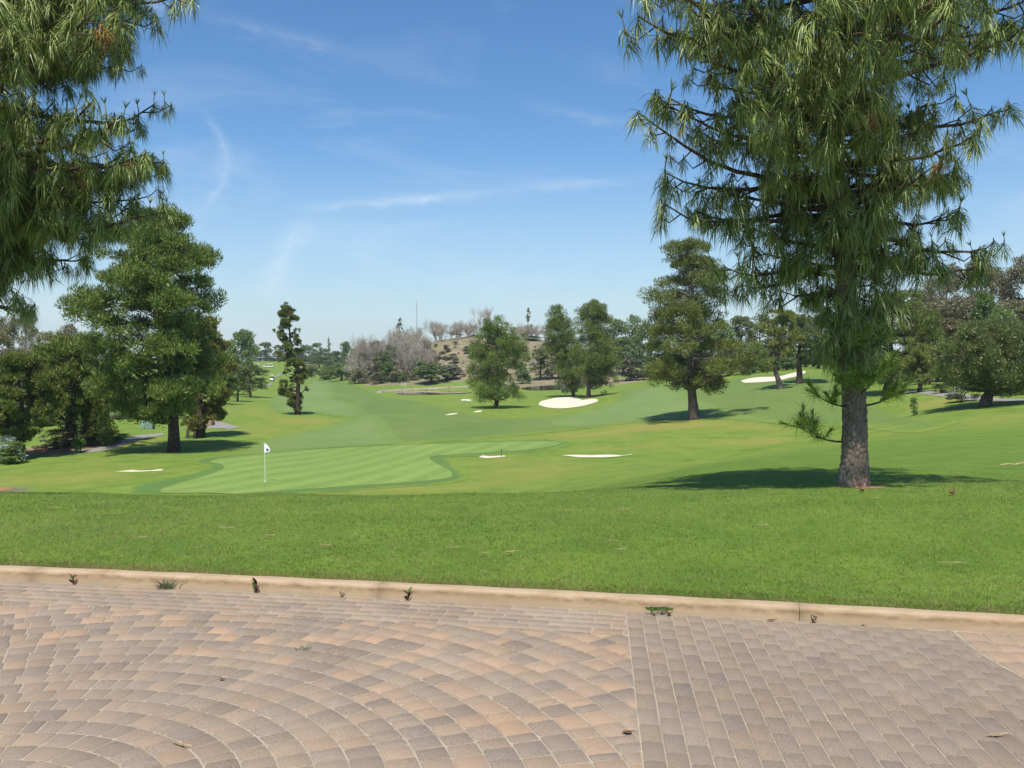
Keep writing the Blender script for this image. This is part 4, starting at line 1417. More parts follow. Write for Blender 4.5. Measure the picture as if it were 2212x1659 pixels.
# ------------------------------------------------------------------ clumped trees of the middle distance
def crown_cloud(C, R, n, size, r, up=0.55, flat=0.7, quad=False, spread=0.6, wid=0.42):
    """leaf clusters over a set of foliage clumps (centres C, radii R)"""
    area_w = R ** 2; p = area_w / area_w.sum()
    # each clump carries smaller puffs, mostly on its outer and upper side
    nb = max(len(C) * 9, 30)
    idx = r.choice(len(C), nb, p=p)
    d = unit(r.normal(size=(nb, 3)) + np.array([0, 0, 0.75]))
    pc = C[idx] + d * (R[idx] * r.uniform(0.5, 0.95, nb))[:, None] * np.array([1, 1, flat])
    pr = R[idx] * r.uniform(0.18, 0.42, nb)
    w = pr ** 2 / (pr ** 2).sum()
    k = r.choice(nb, n, p=w)
    o = unit(r.normal(size=(n, 3)))
    P = pc[k] + o * (pr[k] * r.random(n) ** 0.4)[:, None] * np.array([1, 1, 0.8])
    D = unit(o * 0.8 + np.array([0, 0, up]) + r.normal(0, spread, (n, 3)))
    L = size * r.uniform(0.7, 1.4, n)
    f = leaf_quads if quad else leaf_tris
    return f(P, D, L, L * (0.62 if quad else wid) * r.uniform(0.7, 1.3, n))


def limb_path(a, b, r, sag=0.08, n=6):
    s = np.linspace(0, 1, n)[:, None]
    L = np.linalg.norm(b - a)
    P = a + (b - a) * s
    P[1:-1] += r.normal(0, sag * L * 0.35, (n - 2, 3))
    P[:, 2] -= (np.sin(s[:, 0] * math.pi) * sag * L)
    return P


def outline_tree(name, label, base_q, D, outline, mat, bark, tr, seed, clumps, leaves, size, trunk_top=None, depth=1.0, cat='tree', group=None,
                 quad=False, up=0.55, csize=0.30, burl=False, extra=(), flat=0.7, gap=0.0, trunk_mid=None, tiers=0):
    r = np.random.default_rng(seed)
    bx, by = base_q
    if D is None: base = hit(bx, by, 30.0); D = base[1]
    else: base = place(bx, D)
    qm = q_metres(D)
    def X(x): return (u_of(x) * D) - base[0]
    def Z(row): return EYE - row_to_slope(row) * D - base[2]
    rows = np.array([o[0] for o in outline], float)
    xl = np.array([X(o[1]) for o in outline]); xr = np.array([X(o[2]) for o in outline]); zz = np.array([Z(o[0]) for o in outline])
    xc = (xl + xr) / 2; xl = xc + (xl - xc) * 1.12; xr = xc + (xr - xc) * 1.12
    sidx = np.argsort(zz); zz, xl, xr = zz[sidx], xl[sidx], xr[sidx]
    root = empty(name, tuple(base)); props(root, label, cat, group)
    top_z = zz[-1]
    tt = X(trunk_top[0]) if trunk_top else (xl[-1] + xr[-1]) / 2
    tz = Z(trunk_top[1]) if trunk_top else top_z * 0.95
    s = np.linspace(0, 1, 14)
    px = tt * s ** 1.15 + 0.02 * tz * np.sin(s * 9 + seed)
    if trunk_mid is not None:
        mz = Z(trunk_mid[1]) / tz; mx = X(trunk_mid[0])
        px = np.interp(s, [0, mz, 1], [0, mx, tt]) + 0.01 * tz * np.sin(s * 9 + seed)
    py = 0.015 * tz * np.sin(s * 7 + seed * 1.3)
    px -= px[0]; py -= py[0]
    path = np.stack([px, py, s * tz], 1); path[0, 2] = -0.3
    rad = tr * (1 - 0.88 * s) * (1 + 0.22 * np.exp(-s * tz / (2.2 * tr)))
    if burl: rad = rad * (1 + 0.22 * np.exp(-((s * tz - 2.0) / 0.45) ** 2) + 0.28 * np.exp(-((s * tz - 0.4) / 0.6) ** 2) + 0.12 * np.exp(-((s * tz - 4.2) / 0.4) ** 2))
    m = MB()
    ss = np.linspace(0, 1, 40)
    pth = np.stack([np.interp(ss, s, path[:, a]) for a in range(3)], 1)
    rr = np.interp(ss, s, rad) * (1 + r.normal(0, 0.03, 40))
    V, F = tube(pth, rr, 10); V += r.normal(0, tr * 0.03, V.shape); m.add(V, F)
    tk = m.obj('trunk', bark, root, True)
    # foliage clumps spread through the outline
    C, R = [], []
    wz = np.linspace(zz[0], zz[-1], 200); ww = np.interp(wz, zz, xr - xl) ** 0.75; ww = np.cumsum(ww / ww.sum())
    Hm = (xr - xl).max() / 2
    for q in range(clumps):
        z = np.interp((q + r.random()) / clumps, ww, wz)
        if tiers:
            dzt = (zz[-1] - zz[0]) / tiers
            z = zz[0] + (math.floor((z - zz[0]) / dzt) + 0.5) * dzt + r.normal(0, 0.13) * dzt
        a, b = np.interp(z, zz, xl), np.interp(z, zz, xr)
        h = (b - a) / 2; c = (a + b) / 2
        cr = min(csize * Hm * r.uniform(0.65, 1.2), h * 0.85)
        rho = max(0, h - cr * 0.75) * (r.random() ** 0.32)
        az = r.uniform(0, 2 * math.pi)
        C.append(np.array([c + rho * math.cos(az), rho * math.sin(az) * depth, min(z, zz[-1] - cr * 0.5)])); R.append(cr)
    for (ex, er, ew) in extra:
        C.append(np.array([X(ex), r.uniform(-0.5, 0.5), Z(er)])); R.append(ew * qm)
    C, R = np.array(C), np.array(R)
    V, F = crown_cloud(C, R, int(leaves * 1.15), size * 0.95, r, up=0.8, flat=flat, quad=quad, spread=0.42, wid=0.30)
    m = MB(); m.add(V, F)
    m.obj('crown', mat, root)
    m = MB()
    for p, q in zip(C, R):
        zb = np.clip(p[2] - np.hypot(p[0], p[1]) * 0.22 - 0.2, zz[0] * 1.0, tz * 0.97)
        a = np.array([np.interp(zb, path[:, 2], path[:, 0]), np.interp(zb, path[:, 2], path[:, 1]), zb])
        Lr = np.interp(zb, path[:, 2], rad)
        V, F = tube(limb_path(a, p, r), np.linspace(max(0.4 * Lr, 0.03), 0.02, 6), 5); m.add(V, F)
    m.obj('limbs', bark, root, True)
    return root


# the big pine left of the green and its neighbours
outline_tree('pine_tree', 'largest pine, standing left of the green with a thick dark trunk', (376, 976), None,
             [(458, 345, 385), (480, 300, 402), (520, 258, 438), (560, 232, 450), (595, 200, 462), (630, 172, 455), (662, 162, 474), (700, 182, 466), (740, 192, 470), (790, 205, 475), (840, 212, 470), (870, 225, 445), (895, 240, 425), (912, 285, 400)],
             M['pine'], M['bark'], 0.42, 31, 120, 105400, 0.26, trunk_top=(345, 500), csize=0.30, trunk_mid=(368, 860), tiers=10, flat=0.55)
outline_tree('pine_tree', 'stout second pine with golden brown needles right behind the largest pine', (430, 945), None,
             [(690, 430, 462), (730, 405, 485), (780, 385, 495), (830, 378, 500), (880, 382, 496), (915, 395, 470), (928, 415, 450)],
             M['golden'], M['bark'], 0.48, 32, 52, 37400, 0.248, trunk_top=(440, 720))
outline_tree('young_tree', 'thin leaning young tree between the two trunks left of the green', (404, 946), None,
             [(880, 398, 430), (900, 390, 432), (918, 395, 425)], M['pine'], M['bark_grey'], 0.15, 33, 9, 1530, 0.186, trunk_top=(421, 885))
outline_tree('pine_tree', 'bushy pine at the left edge beside the silver shrub', (48, 976), 68,
             [(768, 5, 60), (795, -25, 105), (830, -50, 118), (870, -60, 122), (900, -45, 118), (925, -25, 100), (945, 0, 60)],
             M['pine'], M['bark'], 0.33, 34, 48, 44200, 0.236, trunk_top=(45, 790))
outline_tree('pine_tree', 'dark broad pine shading the cart path left of the largest pine', (150, 955), 76,
             [(728, 140, 215), (752, 95, 255), (785, 70, 280), (830, 62, 285), (870, 75, 280), (905, 95, 270), (930, 120, 240)],
             M['pine'], M['bark'], 0.42, 35, 63, 51000, 0.248, trunk_top=(165, 760))
outline_tree('slender_pine', 'slender tall pine standing alone on the pale fairway', (643, 896), None,
             [(654, 612, 624), (668, 606, 640), (690, 590, 645), (712, 588, 650), (740, 598, 655), (765, 590, 660), (790, 605, 662), (815, 604, 664), (838, 600, 668), (858, 608, 664), (875, 618, 656), (888, 628, 652)],
             M['stone_pine'], M['bark'], 0.34, 36, 71, 37400, 0.223, trunk_top=(618, 668), csize=0.27, tiers=0)
outline_tree('pine_tree', 'leaning pine with a short trunk beside the small bunker edge', (1070, 882), None,
             [(684, 1056, 1084), (705, 1038, 1100), (730, 1030, 1130), (755, 1020, 1140), (775, 1010, 1138), (800, 1012, 1115), (825, 1018, 1105), (845, 1015, 1125), (862, 1030, 1128)],
             M['pine'], M['bark'], 0.34, 37, 57, 44200, 0.26, trunk_top=(1072, 700), trunk_mid=(1076, 835), csize=0.40)
outline_tree('pine_tree', 'left crown of the twin pines behind the bean shaped bunker', (1238, 854), 186,
             [(656, 1196, 1222), (680, 1184, 1236), (710, 1178, 1246), (750, 1176, 1262), (790, 1188, 1272), (828, 1200, 1260), (848, 1212, 1252)],
             M['pine'], M['bark_grey'], 0.36, 38, 44, 42000, 0.32, trunk_top=(1210, 670), csize=0.55)
outline_tree('pine_tree', 'right crown of the twin pines, its trunk behind the bean shaped bunker', (1271, 859), None,
             [(650, 1272, 1300), (668, 1252, 1310), (700, 1238, 1316), (740, 1234, 1328), (775, 1236, 1340), (812, 1248, 1336), (838, 1256, 1326)],
             M['pine'], M['bark_grey'], 0.42, 39, 48, 46000, 0.32, trunk_top=(1285, 670), csize=0.52)
outline_tree('stone_pine', 'open crowned stone pine with a knobbly trunk right of centre', (1500, 906), None,
             [(522, 1452, 1500), (548, 1425, 1548), (580, 1412, 1562), (610, 1410, 1562), (640, 1385, 1555), (668, 1372, 1560), (700, 1385, 1580), (735, 1380, 1610), (765, 1350, 1640), (790, 1345, 1648), (812, 1380, 1610), (832, 1440, 1560), (845, 1480, 1530)],
             M['stone_pine'], M['bark_grey'], 0.50, 40, 101, 78200, 0.248, trunk_top=(1490, 545), burl=True, csize=0.24, trunk_mid=(1497, 800), tiers=9, flat=0.5)
outline_tree('umbrella_pine', 'low umbrella pine with a leaning trunk beside the asphalt path', (2126, 878), None,
             [(698, 2110, 2190), (722, 2060, 2230), (752, 2025, 2255), (785, 2008, 2265), (812, 2010, 2262), (832, 2040, 2245), (845, 2085, 2220)],
             M['dark'], M['bark_grey'], 0.42, 41, 80, 71400, 0.186, trunk_top=(2150, 740), trunk_mid=(2140, 840))
outline_tree('olive_pine', 'olive green pine just right of the near scaly trunk', (1915, 855), 104,
             [(632, 1925, 1985), (660, 1885, 2010), (700, 1872, 2028), (740, 1862, 2022), (780, 1868, 2008), (810, 1880, 1995), (830, 1895, 1960)],
             M['stone_pine'], M['bark'], 0.40, 42, 75, 51000, 0.248, trunk_top=(1930, 660))
outline_tree('olive_pine', 'small brownish pine behind the end of the asphalt path', (1986, 846), 98,
             [(745, 1975, 2005), (770, 1955, 2025), (800, 1948, 2030), (820, 1960, 2018), (830, 1970, 2005)],
             M['golden'], M['bark'], 0.24, 43, 29, 15300, 0.211)
outline_tree('twin_stem_pine', 'leaning twin stemmed pine in front of the long cream bunker', (1687, 840), None,
             [(668, 1655, 1700), (690, 1640, 1722), (715, 1636, 1735), (745, 1645, 1735), (765, 1655, 1725)],
             M['golden'], M['bark_grey'], 0.36, 44, 27, 13600, 0.26, trunk_top=(1672, 690), trunk_mid=(1673, 800))
outline_tree('pine_tree', 'dark trunked pine at the right end of the long cream bunker', (1726, 838), 122,
             [(655, 1725, 1780), (685, 1712, 1805), (720, 1700, 1815), (755, 1708, 1810), (785, 1720, 1790)],
             M['dark'], M['bark'], 0.40, 45, 39, 22100, 0.26, trunk_top=(1735, 680))

# ------------------------------------------------------------------ trees further off: a few grown shapes, copied tree by tree
def shape_mesh(kind, seed):
    """crown and trunk meshes of a tree ten metres high and about six wide"""
    r = np.random.default_rng(seed)
    C, R = [], []
    n = {'round': 34, 'conical': 40, 'loose': 44, 'bush': 22, 'willow': 26, 'thin': 26, 'grove': 95}[kind]
    for k in range(n):
        az = r.uniform(0, 6.283)
        if kind == 'round':
            z = 2.0 + 7.2 * r.random(); h = 3.0 * math.sqrt(max(0.05, 1 - ((z - 5.2) / 5.0) ** 2)); cr = r.uniform(0.8, 1.35)
        elif kind == 'conical':
            z = 0.8 + 8.6 * r.random() ** 1.2; h = 3.0 * (1.02 - z / 10); cr = 0.35 + 0.9 * (1 - z / 10) * r.uniform(0.7, 1.2)
        elif kind == 'loose':
            z = 2.2 + 7.2 * r.random() ** 0.8; h = 3.0 * math.sqrt(max(0.05, 1 - ((z - 6.2) / 4.6) ** 2)) * r.uniform(0.8, 1.1); cr = r.uniform(0.5, 1.0)
        elif kind == 'grove':
            z = 1.4 + 8.2 * r.random(); h = 3.0 * math.sqrt(max(0.08, 1 - ((z - 5.6) / 5.0) ** 2)) * r.uniform(0.85, 1.12); cr = r.uniform(0.55, 1.05)
        elif kind == 'thin':
            z = 2.5 + 7.2 * r.random(); h = 2.2 * (0.5 + 0.5 * math.sin(z * 1.7 + seed)) + 0.3; cr = r.uniform(0.4, 0.8)
        elif kind == 'willow':
            z = 1.8 + 6.8 * r.random(); h = 3.2 * math.sqrt(max(0.05, 1 - ((z - 4.0) / 5.6) ** 2)); cr = r.uniform(0.9, 1.4)
        else:
            z = 0.8 + 7.4 * r.random(); h = 3.2 * math.sqrt(max(0.05, 1 - ((z - 2.5) / 7.2) ** 2)); cr = r.uniform(1.1, 1.7)
        rho = max(0, h - cr * 0.7) * r.random() ** 0.4
        C.append((rho * math.cos(az), rho * math.sin(az), min(z, 10 - cr * .7))); R.append(cr)
    C, R = np.array(C), np.array(R)
    leaves = {'round': 5200, 'conical': 5000, 'loose': 5600, 'bush': 3200, 'willow': 4200, 'thin': 2200, 'grove': 13000}[kind]
    V, F = crown_cloud(C, R, leaves, {'conical': 0.34, 'willow': 0.40, 'thin': 0.32, 'bush': 0.38, 'grove': 0.17}.get(kind, 0.285), r, up=-0.8 if kind == 'willow' else 0.25, flat=0.75, quad=kind in ('round', 'loose', 'bush', 'willow', 'grove'))
    crown = MB(); crown.add(V, F)
    m = MB()
    s = np.linspace(0, 1, 8)
    top = 8.6 if kind not in ('bush',) else 5.0
    P = np.stack([0.3 * np.sin(s * 3 + seed), 0.2 * np.sin(s * 4 + seed), s * top - 0.3], 1)
    rad = (0.26 if kind != 'conical' else 0.2) * (1 - 0.85 * s)
    V, F = tube(P, rad, 6); m.add(V, F)
    for k in r.choice(len(C), min(14, len(C)), replace=False):
        zb = max(1.2, C[k][2] - 0.6 * np.hypot(*C[k][:2]) - 0.6)
        a = np.array([np.interp(zb, P[:, 2], P[:, 0]), np.interp(zb, P[:, 2], P[:, 1]), min(zb, top - 0.3)])
        V, F = tube(limb_path(a, C[k], r, 0.06, 4), [0.09, 0.06, 0.04, 0.02], 4); m.add(V, F)
    return crown, m


def bare_mesh(seed):
    r = np.random.default_rng(seed)
    wood = MB(); tips = []
    def grow(p, d, L, rad, lev):
        n = 4; P = [p]; q = p.copy(); dd = d.copy()
        for k in range(n):
            dd = unit(dd + r.normal(0, 0.13, 3) + np.array([0, 0, 0.06])); q = q + dd * L / n; P.append(q.copy())
        V, F = tube(P, np.linspace(rad, rad * 0.5, n + 1), 4 if lev < 2 else 3); wood.add(V, F)
        if lev < 3:
            for k in range(int(r.integers(3, 6))):
                f = r.uniform(0.3, 1.0); b = P[0] + (P[-1] - P[0]) * f if f > 0.95 else np.array(P[min(n, int(f * n + 0.5))])
                az = r.uniform(0, 6.28); sp = r.uniform(0.35, 0.75)
                nd = unit(dd + sp * np.array([math.cos(az), math.sin(az), 0.15]))
                grow(b, nd, L * r.uniform(0.5, 0.75), rad * 0.5, lev + 1)
        else: tips.append((P[-1], dd)); tips.append((P[2], dd))
    for k in range(int(r.integers(2, 4))):
        az = r.uniform(0, 6.28)
        grow(np.array([0.25 * math.cos(az), 0.25 * math.sin(az), -0.3]), unit(np.array([0.22 * math.cos(az), 0.22 * math.sin(az), 1.0])), r.uniform(4.0, 5.2), 0.13, 0)
    T = np.array([t[0] for t in tips]); D = np.array([t[1] for t in tips])
    k = r.integers(0, len(T), 1300)
    P = T[k] + r.normal(0, 0.22, (1300, 3))
    V, F = leaf_tris(P, unit(D[k] + r.normal(0, 0.4, (1300, 3)) + [0, 0, 0.5]), r.uniform(0.4, 1.0, 1300), np.full(1300, 0.05))
    tw = MB(); tw.add(V, F)
    zmax = max(T[:, 2].max(), 1)
    for m in (wood, tw):
        m.V = [v * (10 / zmax) for v in m.V]
    return tw, wood


SHAPES = {}
for kind, nv in (('round', 4), ('conical', 2), ('loose', 4), ('bush', 4), ('willow', 2), ('thin', 2), ('grove', 3)):
    SHAPES[kind] = [shape_mesh(kind, 500 + 13 * k + len(kind)) for k in range(nv)]
SHAPES['bare'] = [bare_mesh(900 + k) for k in range(6)]
_cache = {}


def shape_data(kind, v, leaf, bark):
    key = (kind, v, leaf, bark)
    if key not in _cache:
        cr, tk = SHAPES[kind][v]
        _cache[key] = (cr.mesh('crown', M[leaf]), tk.mesh('trunk', M[bark], True))
    return _cache[key]


_tv = [0]


def tree(name, label, x, top, wid, D, kind, leaf, bark='bark', cat='tree', group=None, z=None, wscale=6.0):
    """one tree on the ground at bearing x and distance D, reaching the sheet row top, wid sheet units wide"""
    base = place(x, D)
    if z is not None: base[2] = z
    h = EYE - row_to_slope(top) * D - base[2]
    h = max(h, 0.5)
    _tv[0] += 1
    v = _tv[0] % len(SHAPES[kind])
    cm, tm = shape_data(kind, v, leaf, bark)
    root = empty(name, tuple(base), (_tv[0] * 2.399) % 6.283)
    w = wid * q_metres(D) / wscale
    for nm, me in (('trunk', tm), ('crown', cm)):
        o = link(nm, me, root); o.scale = (w, w, h / 10)
    props(root, label, cat, group)
    return root


ORD = ['leftmost', 'second from the left', 'third from the left', 'fourth from the left', 'fifth from the left', 'sixth from the left', 'seventh from the left', 'eighth from the left',
       'ninth from the left', 'tenth from the left', 'eleventh from the left', 'twelfth from the left', 'thirteenth from the left', 'fourteenth from the left', 'fifteenth from the left', 'sixteenth from the left',
       'seventeenth from the left', 'eighteenth from the left', 'nineteenth from the left', 'twentieth from the left']


def row_of(items, name, group, kind, leaf, bark='bark', cat='tree'):
    for k, it in enumerate(sorted(items)):
        x, top, wid, D = it[:4]
        kd = it[4] if len(it) > 4 else kind
        lf = it[5] if len(it) > 5 else leaf
        tree(name, f'{ORD[k]} of the {group}', x, top, wid, D, kd, lf, bark, cat, group)


row_of([(-12, 705, 90, 122), (20, 684, 62, 130), (62, 668, 54, 136), (104, 716, 90, 126), (150, 700, 62, 138), (192, 738, 70, 130), (36, 752, 110, 112), (112, 764, 110, 110), (-20, 780, 110, 100), (205, 795, 90, 118), (60, 815, 100, 100)],
       'eucalyptus_tree', 'eucalyptus trees behind the left pines', 'grove', 'euc', 'euc_bark')
row_of([(525, 710, 64, 230, 'loose', 'broad'), (492, 735, 66, 200), (540, 716, 40, 300), (514, 786, 62, 150), (485, 800, 66, 140), (500, 765, 70, 175)],
       'broadleaf_tree', 'trees just right of the largest pine', 'round', 'broad')
tree('broadleaf_tree', 'round lollipop tree on a bare stem right of the largest pine', 543, 788, 76, 168, 'round', 'willow')
tree('broadleaf_tree', 'dark round tree hiding the bend of the far cart path', 566, 812, 34, 215, 'bush', 'dark')
row_of([(575, 738, 40, 540), (562, 762, 50, 540), (604, 744, 36, 550), (614, 768, 50, 550), (632, 752, 50, 520), (660, 744, 34, 520), (684, 740, 36, 520), (650, 768, 60, 500), (698, 752, 28, 540), (692, 768, 60, 490),
        (728, 758, 44, 470), (746, 737, 36, 460, 'round', 'dark'), (770, 752, 38, 450), (672, 785, 50, 420, 'bush', 'scrub'), (590, 768, 50, 560), (640, 782, 40, 490, 'bush', 'dark'), (785, 768, 40, 420), (710, 772, 44, 450, 'bush', 'dark')],
       'distant_tree', 'distant trees beyond the fairway end', 'loose', 'broad')
row_of([(548, 774, 52, 600), (575, 776, 52, 610), (602, 774, 56, 600), (632, 776, 56, 600), (662, 774, 60, 590), (692, 776, 60, 580), (722, 778, 60, 560), (752, 776, 60, 540), (782, 778, 50, 500), (618, 760, 44, 620), (648, 758, 44, 610), (680, 758, 44, 600), (716, 760, 44, 580), (742, 762, 44, 560)],
       'distant_bush', 'low green band beyond the fairway end', 'bush', 'broad', cat='bush')
tree('conifer', 'dark conical tree rising from the far tree line', 710, 723, 27, 500, 'conical', 'dark')
tree('round_bush', 'round dark green bush at the far end of the fairway', 738, 777, 62, 285, 'bush', 'dark', cat='bush')
tree('round_bush', 'lower dark bush joined to the left of the round one', 702, 788, 48, 300, 'bush', 'dark', cat='bush')
tree('round_bush', 'small dark bush at the left end of the far bushes', 672, 790, 40, 340, 'bush', 'broad', cat='bush')
tree('broadleaf_tree', 'dark round tree below the leafless thicket', 828, 758, 58, 264, 'round', 'dark')
tree('round_bush', 'small dark green bush left of the pale willow', 871, 801, 24, 258, 'bush', 'dark', cat='bush')
tree('willow_tree', 'pale green spreading willow beside the pond', 932, 775, 82, 252, 'willow', 'willow')
tree('willow_tree', 'greyer green tree joined to the right of the willow', 972, 787, 54, 256, 'willow', 'grey_leaf')
tree('grey_tree', 'grey green tree between the round bush and the dark tree', 790, 775, 50, 275, 'loose', 'grey_leaf')
row_of([(1130, 778, 36, 238, 'bush', 'bright'), (1168, 752, 66, 244), (1208, 770, 56, 246), (1300, 772, 62, 236), (1345, 728, 86, 262), (1328, 688, 70, 288), (1368, 680, 66, 296), (1402, 698, 80, 270, 'round', 'dark'), (1425, 738, 80, 250), (1362, 768, 76, 240, 'bush', 'grey_leaf'), (1412, 775, 60, 236, 'bush', 'broad')],
       'broadleaf_tree', 'trees between leaning pine and stone pine', 'round', 'broad')
row_of([(1475, 735, 80, 235), (1560, 690, 72, 215), (1602, 682, 80, 218), (1645, 678, 72, 222), (1692, 688, 74, 224), (1742, 682, 84, 220), (1795, 688, 90, 205), (1845, 690, 84, 200), (1890, 700, 80, 190),
        (1578, 730, 88, 192), (1630, 736, 92, 190), (1682, 742, 92, 188), (1550, 765, 66, 188), (1602, 766, 76, 184), (1650, 770, 66, 182, 'bush', 'bright'), (1702, 768, 70, 180, 'bush', 'dark'), (1765, 738, 92, 186), (1815, 745, 92, 180), (1510, 770, 70, 200, 'bush', 'broad'), (1535, 715, 84, 225)],
       'broadleaf_tree', 'trees behind the long cream bunker', 'round', 'broad')
row_of([(1320, 770, 90, 300), (1375, 765, 90, 300), (1430, 765, 90, 280), (1485, 765, 90, 260), (1540, 758, 96, 250), (1595, 752, 96, 245), (1650, 750, 96, 245), (1705, 752, 96, 240), (1760, 755, 96, 235), (1820, 752, 100, 230), (1875, 752, 100, 220), (1930, 755, 100, 210), (1980, 760, 100, 200)],
       'hedge_bush', 'green bushes closing the right tree line', 'bush', 'broad', cat='bush')
tree('flowering_bush', 'small purple red bush at the foot of the right hand tree line', 1612, 789, 24, 172, 'bush', 'brown_euc', cat='bush')
row_of([(1985, 640, 70, 140), (2012, 602, 84, 136), (2048, 574, 104, 140), (2112, 564, 112, 138), (2168, 578, 100, 142), (2218, 552, 120, 136), (2272, 566, 110, 138), (2080, 640, 130, 128), (2200, 650, 130, 126), (2025, 650, 120, 132), (2140, 650, 130, 124), (2255, 640, 130, 128), (1990, 690, 100, 134)],
       'brown_eucalyptus', 'brown eucalyptus trees at the right edge', 'grove', 'brown_euc', 'bark_grey')
tree('broadleaf_tree', 'bright green tree standing out against the brown eucalyptus', 2128, 630, 64, 112, 'round', 'bright')
tree('broadleaf_tree', 'dull green round tree just above the umbrella pine', 2160, 664, 96, 104, 'round', 'broad')
tree('broadleaf_tree', 'grey olive tree left above the umbrella pine', 2062, 684, 92, 114, 'loose', 'euc')
tree('broadleaf_tree', 'dark green tree filling the gap behind the small brownish pine', 2008, 690, 84, 120, 'round', 'broad')
tree('broadleaf_tree', 'green tree at the right edge above the umbrella pine', 2225, 690, 100, 108, 'round', 'dark')
tree('low_shrub', 'grey green rounded shrub beside the asphalt path', 2082, 818, 74, 79, 'bush', 'grey_leaf', cat='shrub')
tree('low_shrub', 'dark shrub in the shade behind the umbrella pine trunk', 2180, 826, 84, 84, 'bush', 'dark', cat='shrub')
tree('low_shrub', 'brownish shrub at the right edge beyond the asphalt path', 2235, 800, 90, 88, 'bush', 'euc', cat='shrub')
tree('low_shrub', 'small upright shrub left of the asphalt path end', 1974, 854, 20, 72, 'bush', 'broad', cat='shrub')
tree('low_shrub', 'second grey shrub further along the asphalt path', 2032, 826, 40, 92, 'bush', 'willow', cat='shrub')
tree('silver_shrub', 'silvery white shrub at the left edge', 18, 932, 62, 66, 'bush', 'silver', cat='shrub')
tree('low_shrub', 'dull green shrub under the silver one at the left edge', 22, 948, 80, 65, 'bush', 'dark', cat='shrub')
tree('low_shrub', 'brown dry shrub between the two left pines', 122, 922, 84, 74, 'bush', 'scrub', cat='shrub')
tree('small_conifer', 'small dark conical conifer beside the left mulch', 172, 888, 40, 72, 'conical', 'dark', cat='conifer')
tree('low_shrub', 'dark brown shrub right of the small conifer', 225, 922, 88, 78, 'bush', 'brown_euc', cat='shrub')
row_of([(245, 893, 60, 104), (285, 884, 66, 106, 'bush', 'willow'), (330, 892, 60, 112, 'bush', 'euc'), (372, 888, 60, 112, 'bush', 'dark'), (345, 905, 40, 100, 'bush', 'scrub'), (205, 880, 70, 100, 'bush', 'euc'), (445, 880, 60, 125, 'bush', 'broad'), (160, 872, 80, 96, 'bush', 'dark'), (85, 880, 90, 92, 'bush', 'dark'), (20, 880, 100, 88, 'bush', 'dark'), (410, 870, 60, 130, 'bush', 'dark')],
       'hedge_bush', 'bushes behind the largest pine', 'bush', 'grey_leaf', cat='bush')
# the leafless thicket on the dry hill
rb = np.random.default_rng(77)
G = 'leafless grey trees of the thicket on the dry hill'
for k in range(76):
    if k < 50:
        x = rb.uniform(762, 915); D = rb.uniform(262, 312)
        top = np.interp(x, [762, 790, 830, 860, 925], [756, 716, 704, 700, 700]) + (312 - D) * 0.9 + rb.uniform(-6, 18)
    else:
        x = rb.uniform(900, 1190); D = rb.uniform(316, 350)
        top = np.interp(x, [900, 950, 1000, 1045, 1100, 1190], [700, 696, 694, 692, 696, 706]) + rb.uniform(-4, 16)
    tree('bare_tree', 'leafless grey tree in the thicket on the dry hill', x, top, rb.uniform(24, 44), D, 'bare', 'twig', 'bare_bark', group=G, wscale=5.5)
tree('bare_tree', 'tallest leafless grey tree, a wide fan on the hill crest', 1045, 660, 32, 325, 'bare', 'twig', 'bare_bark', wscale=5.5)
tree('bare_tree', 'slender tall brown tree on the hill right of the leaning pine', 1141, 665, 26, 335, 'thin', 'brown_euc', 'bare_bark')
tree('bare_tree', 'green topped tree among the leafless ones on the hill', 864, 687, 36, 312, 'thin', 'grey_leaf', 'bare_bark')
tree('dark_bush', 'dark bush on the hill crest right of the leaning pine', 1152, 724, 42, 318, 'bush', 'dark', cat='bush')
tree('dark_bush', 'second dark bush on the hill crest by the twin pines', 1190, 722, 40, 330, 'bush', 'broad', cat='bush')
row_of([(775, 790, 50, 262), (800, 785, 40, 266), (858, 785, 50, 262), (885, 778, 44, 268), (815, 800, 40, 258), (895, 800, 30, 262)], 'undergrowth_bush', 'bushes at the foot of the thicket', 'bush', 'scrub', 'bare_bark', 'bush')
row_of([(785, 760, 36, 272, 'loose', 'grey_leaf'), (812, 735, 34, 285, 'loose', 'euc'), (845, 745, 40, 276, 'round', 'broad'), (880, 752, 34, 280, 'loose', 'grey_leaf'), (905, 760, 36, 270, 'bush', 'broad'), (835, 775, 44, 262, 'bush', 'dark'), (920, 735, 30, 305, 'loose', 'euc'), (985, 715, 34, 330, 'loose', 'euc'), (1075, 712, 36, 335, 'loose', 'grey_leaf'), (1110, 718, 30, 325, 'bush', 'broad'), (1020, 722, 30, 330, 'bush', 'grey_leaf')],
       'leafy_tree', 'leafy trees among the leafless thicket', 'loose', 'grey_leaf', 'bare_bark')
G = 'low scrub bushes dotted over the dry hill'
for k in range(240):
    x = rb.uniform(880, 1300); row = rb.uniform(738, 822)
    w = hit(x, row, 240.0)
    if w[1] > 330: continue
    D = w[1]; s = 5 + 20 * rb.random() ** 1.8
    if k % 3 == 0:
        s = 9 + 12 * rb.random()
        tree('bare_shrub', 'leafless grey brush on the slope of the hill', x, row - s * 0.8, s, D, 'bare', 'twig', 'bare_bark', 'shrub', 'leafless brush on the slope of the hill', wscale=4.5)
    else:
        tree('scrub_bush', 'low dry scrub bush on the slope of the hill', x, row - s * 0.5, s, D, 'bush' if k % 2 else 'loose', ('scrub', 'grey_leaf', 'euc')[k % 3], 'bare_bark', 'bush', G)

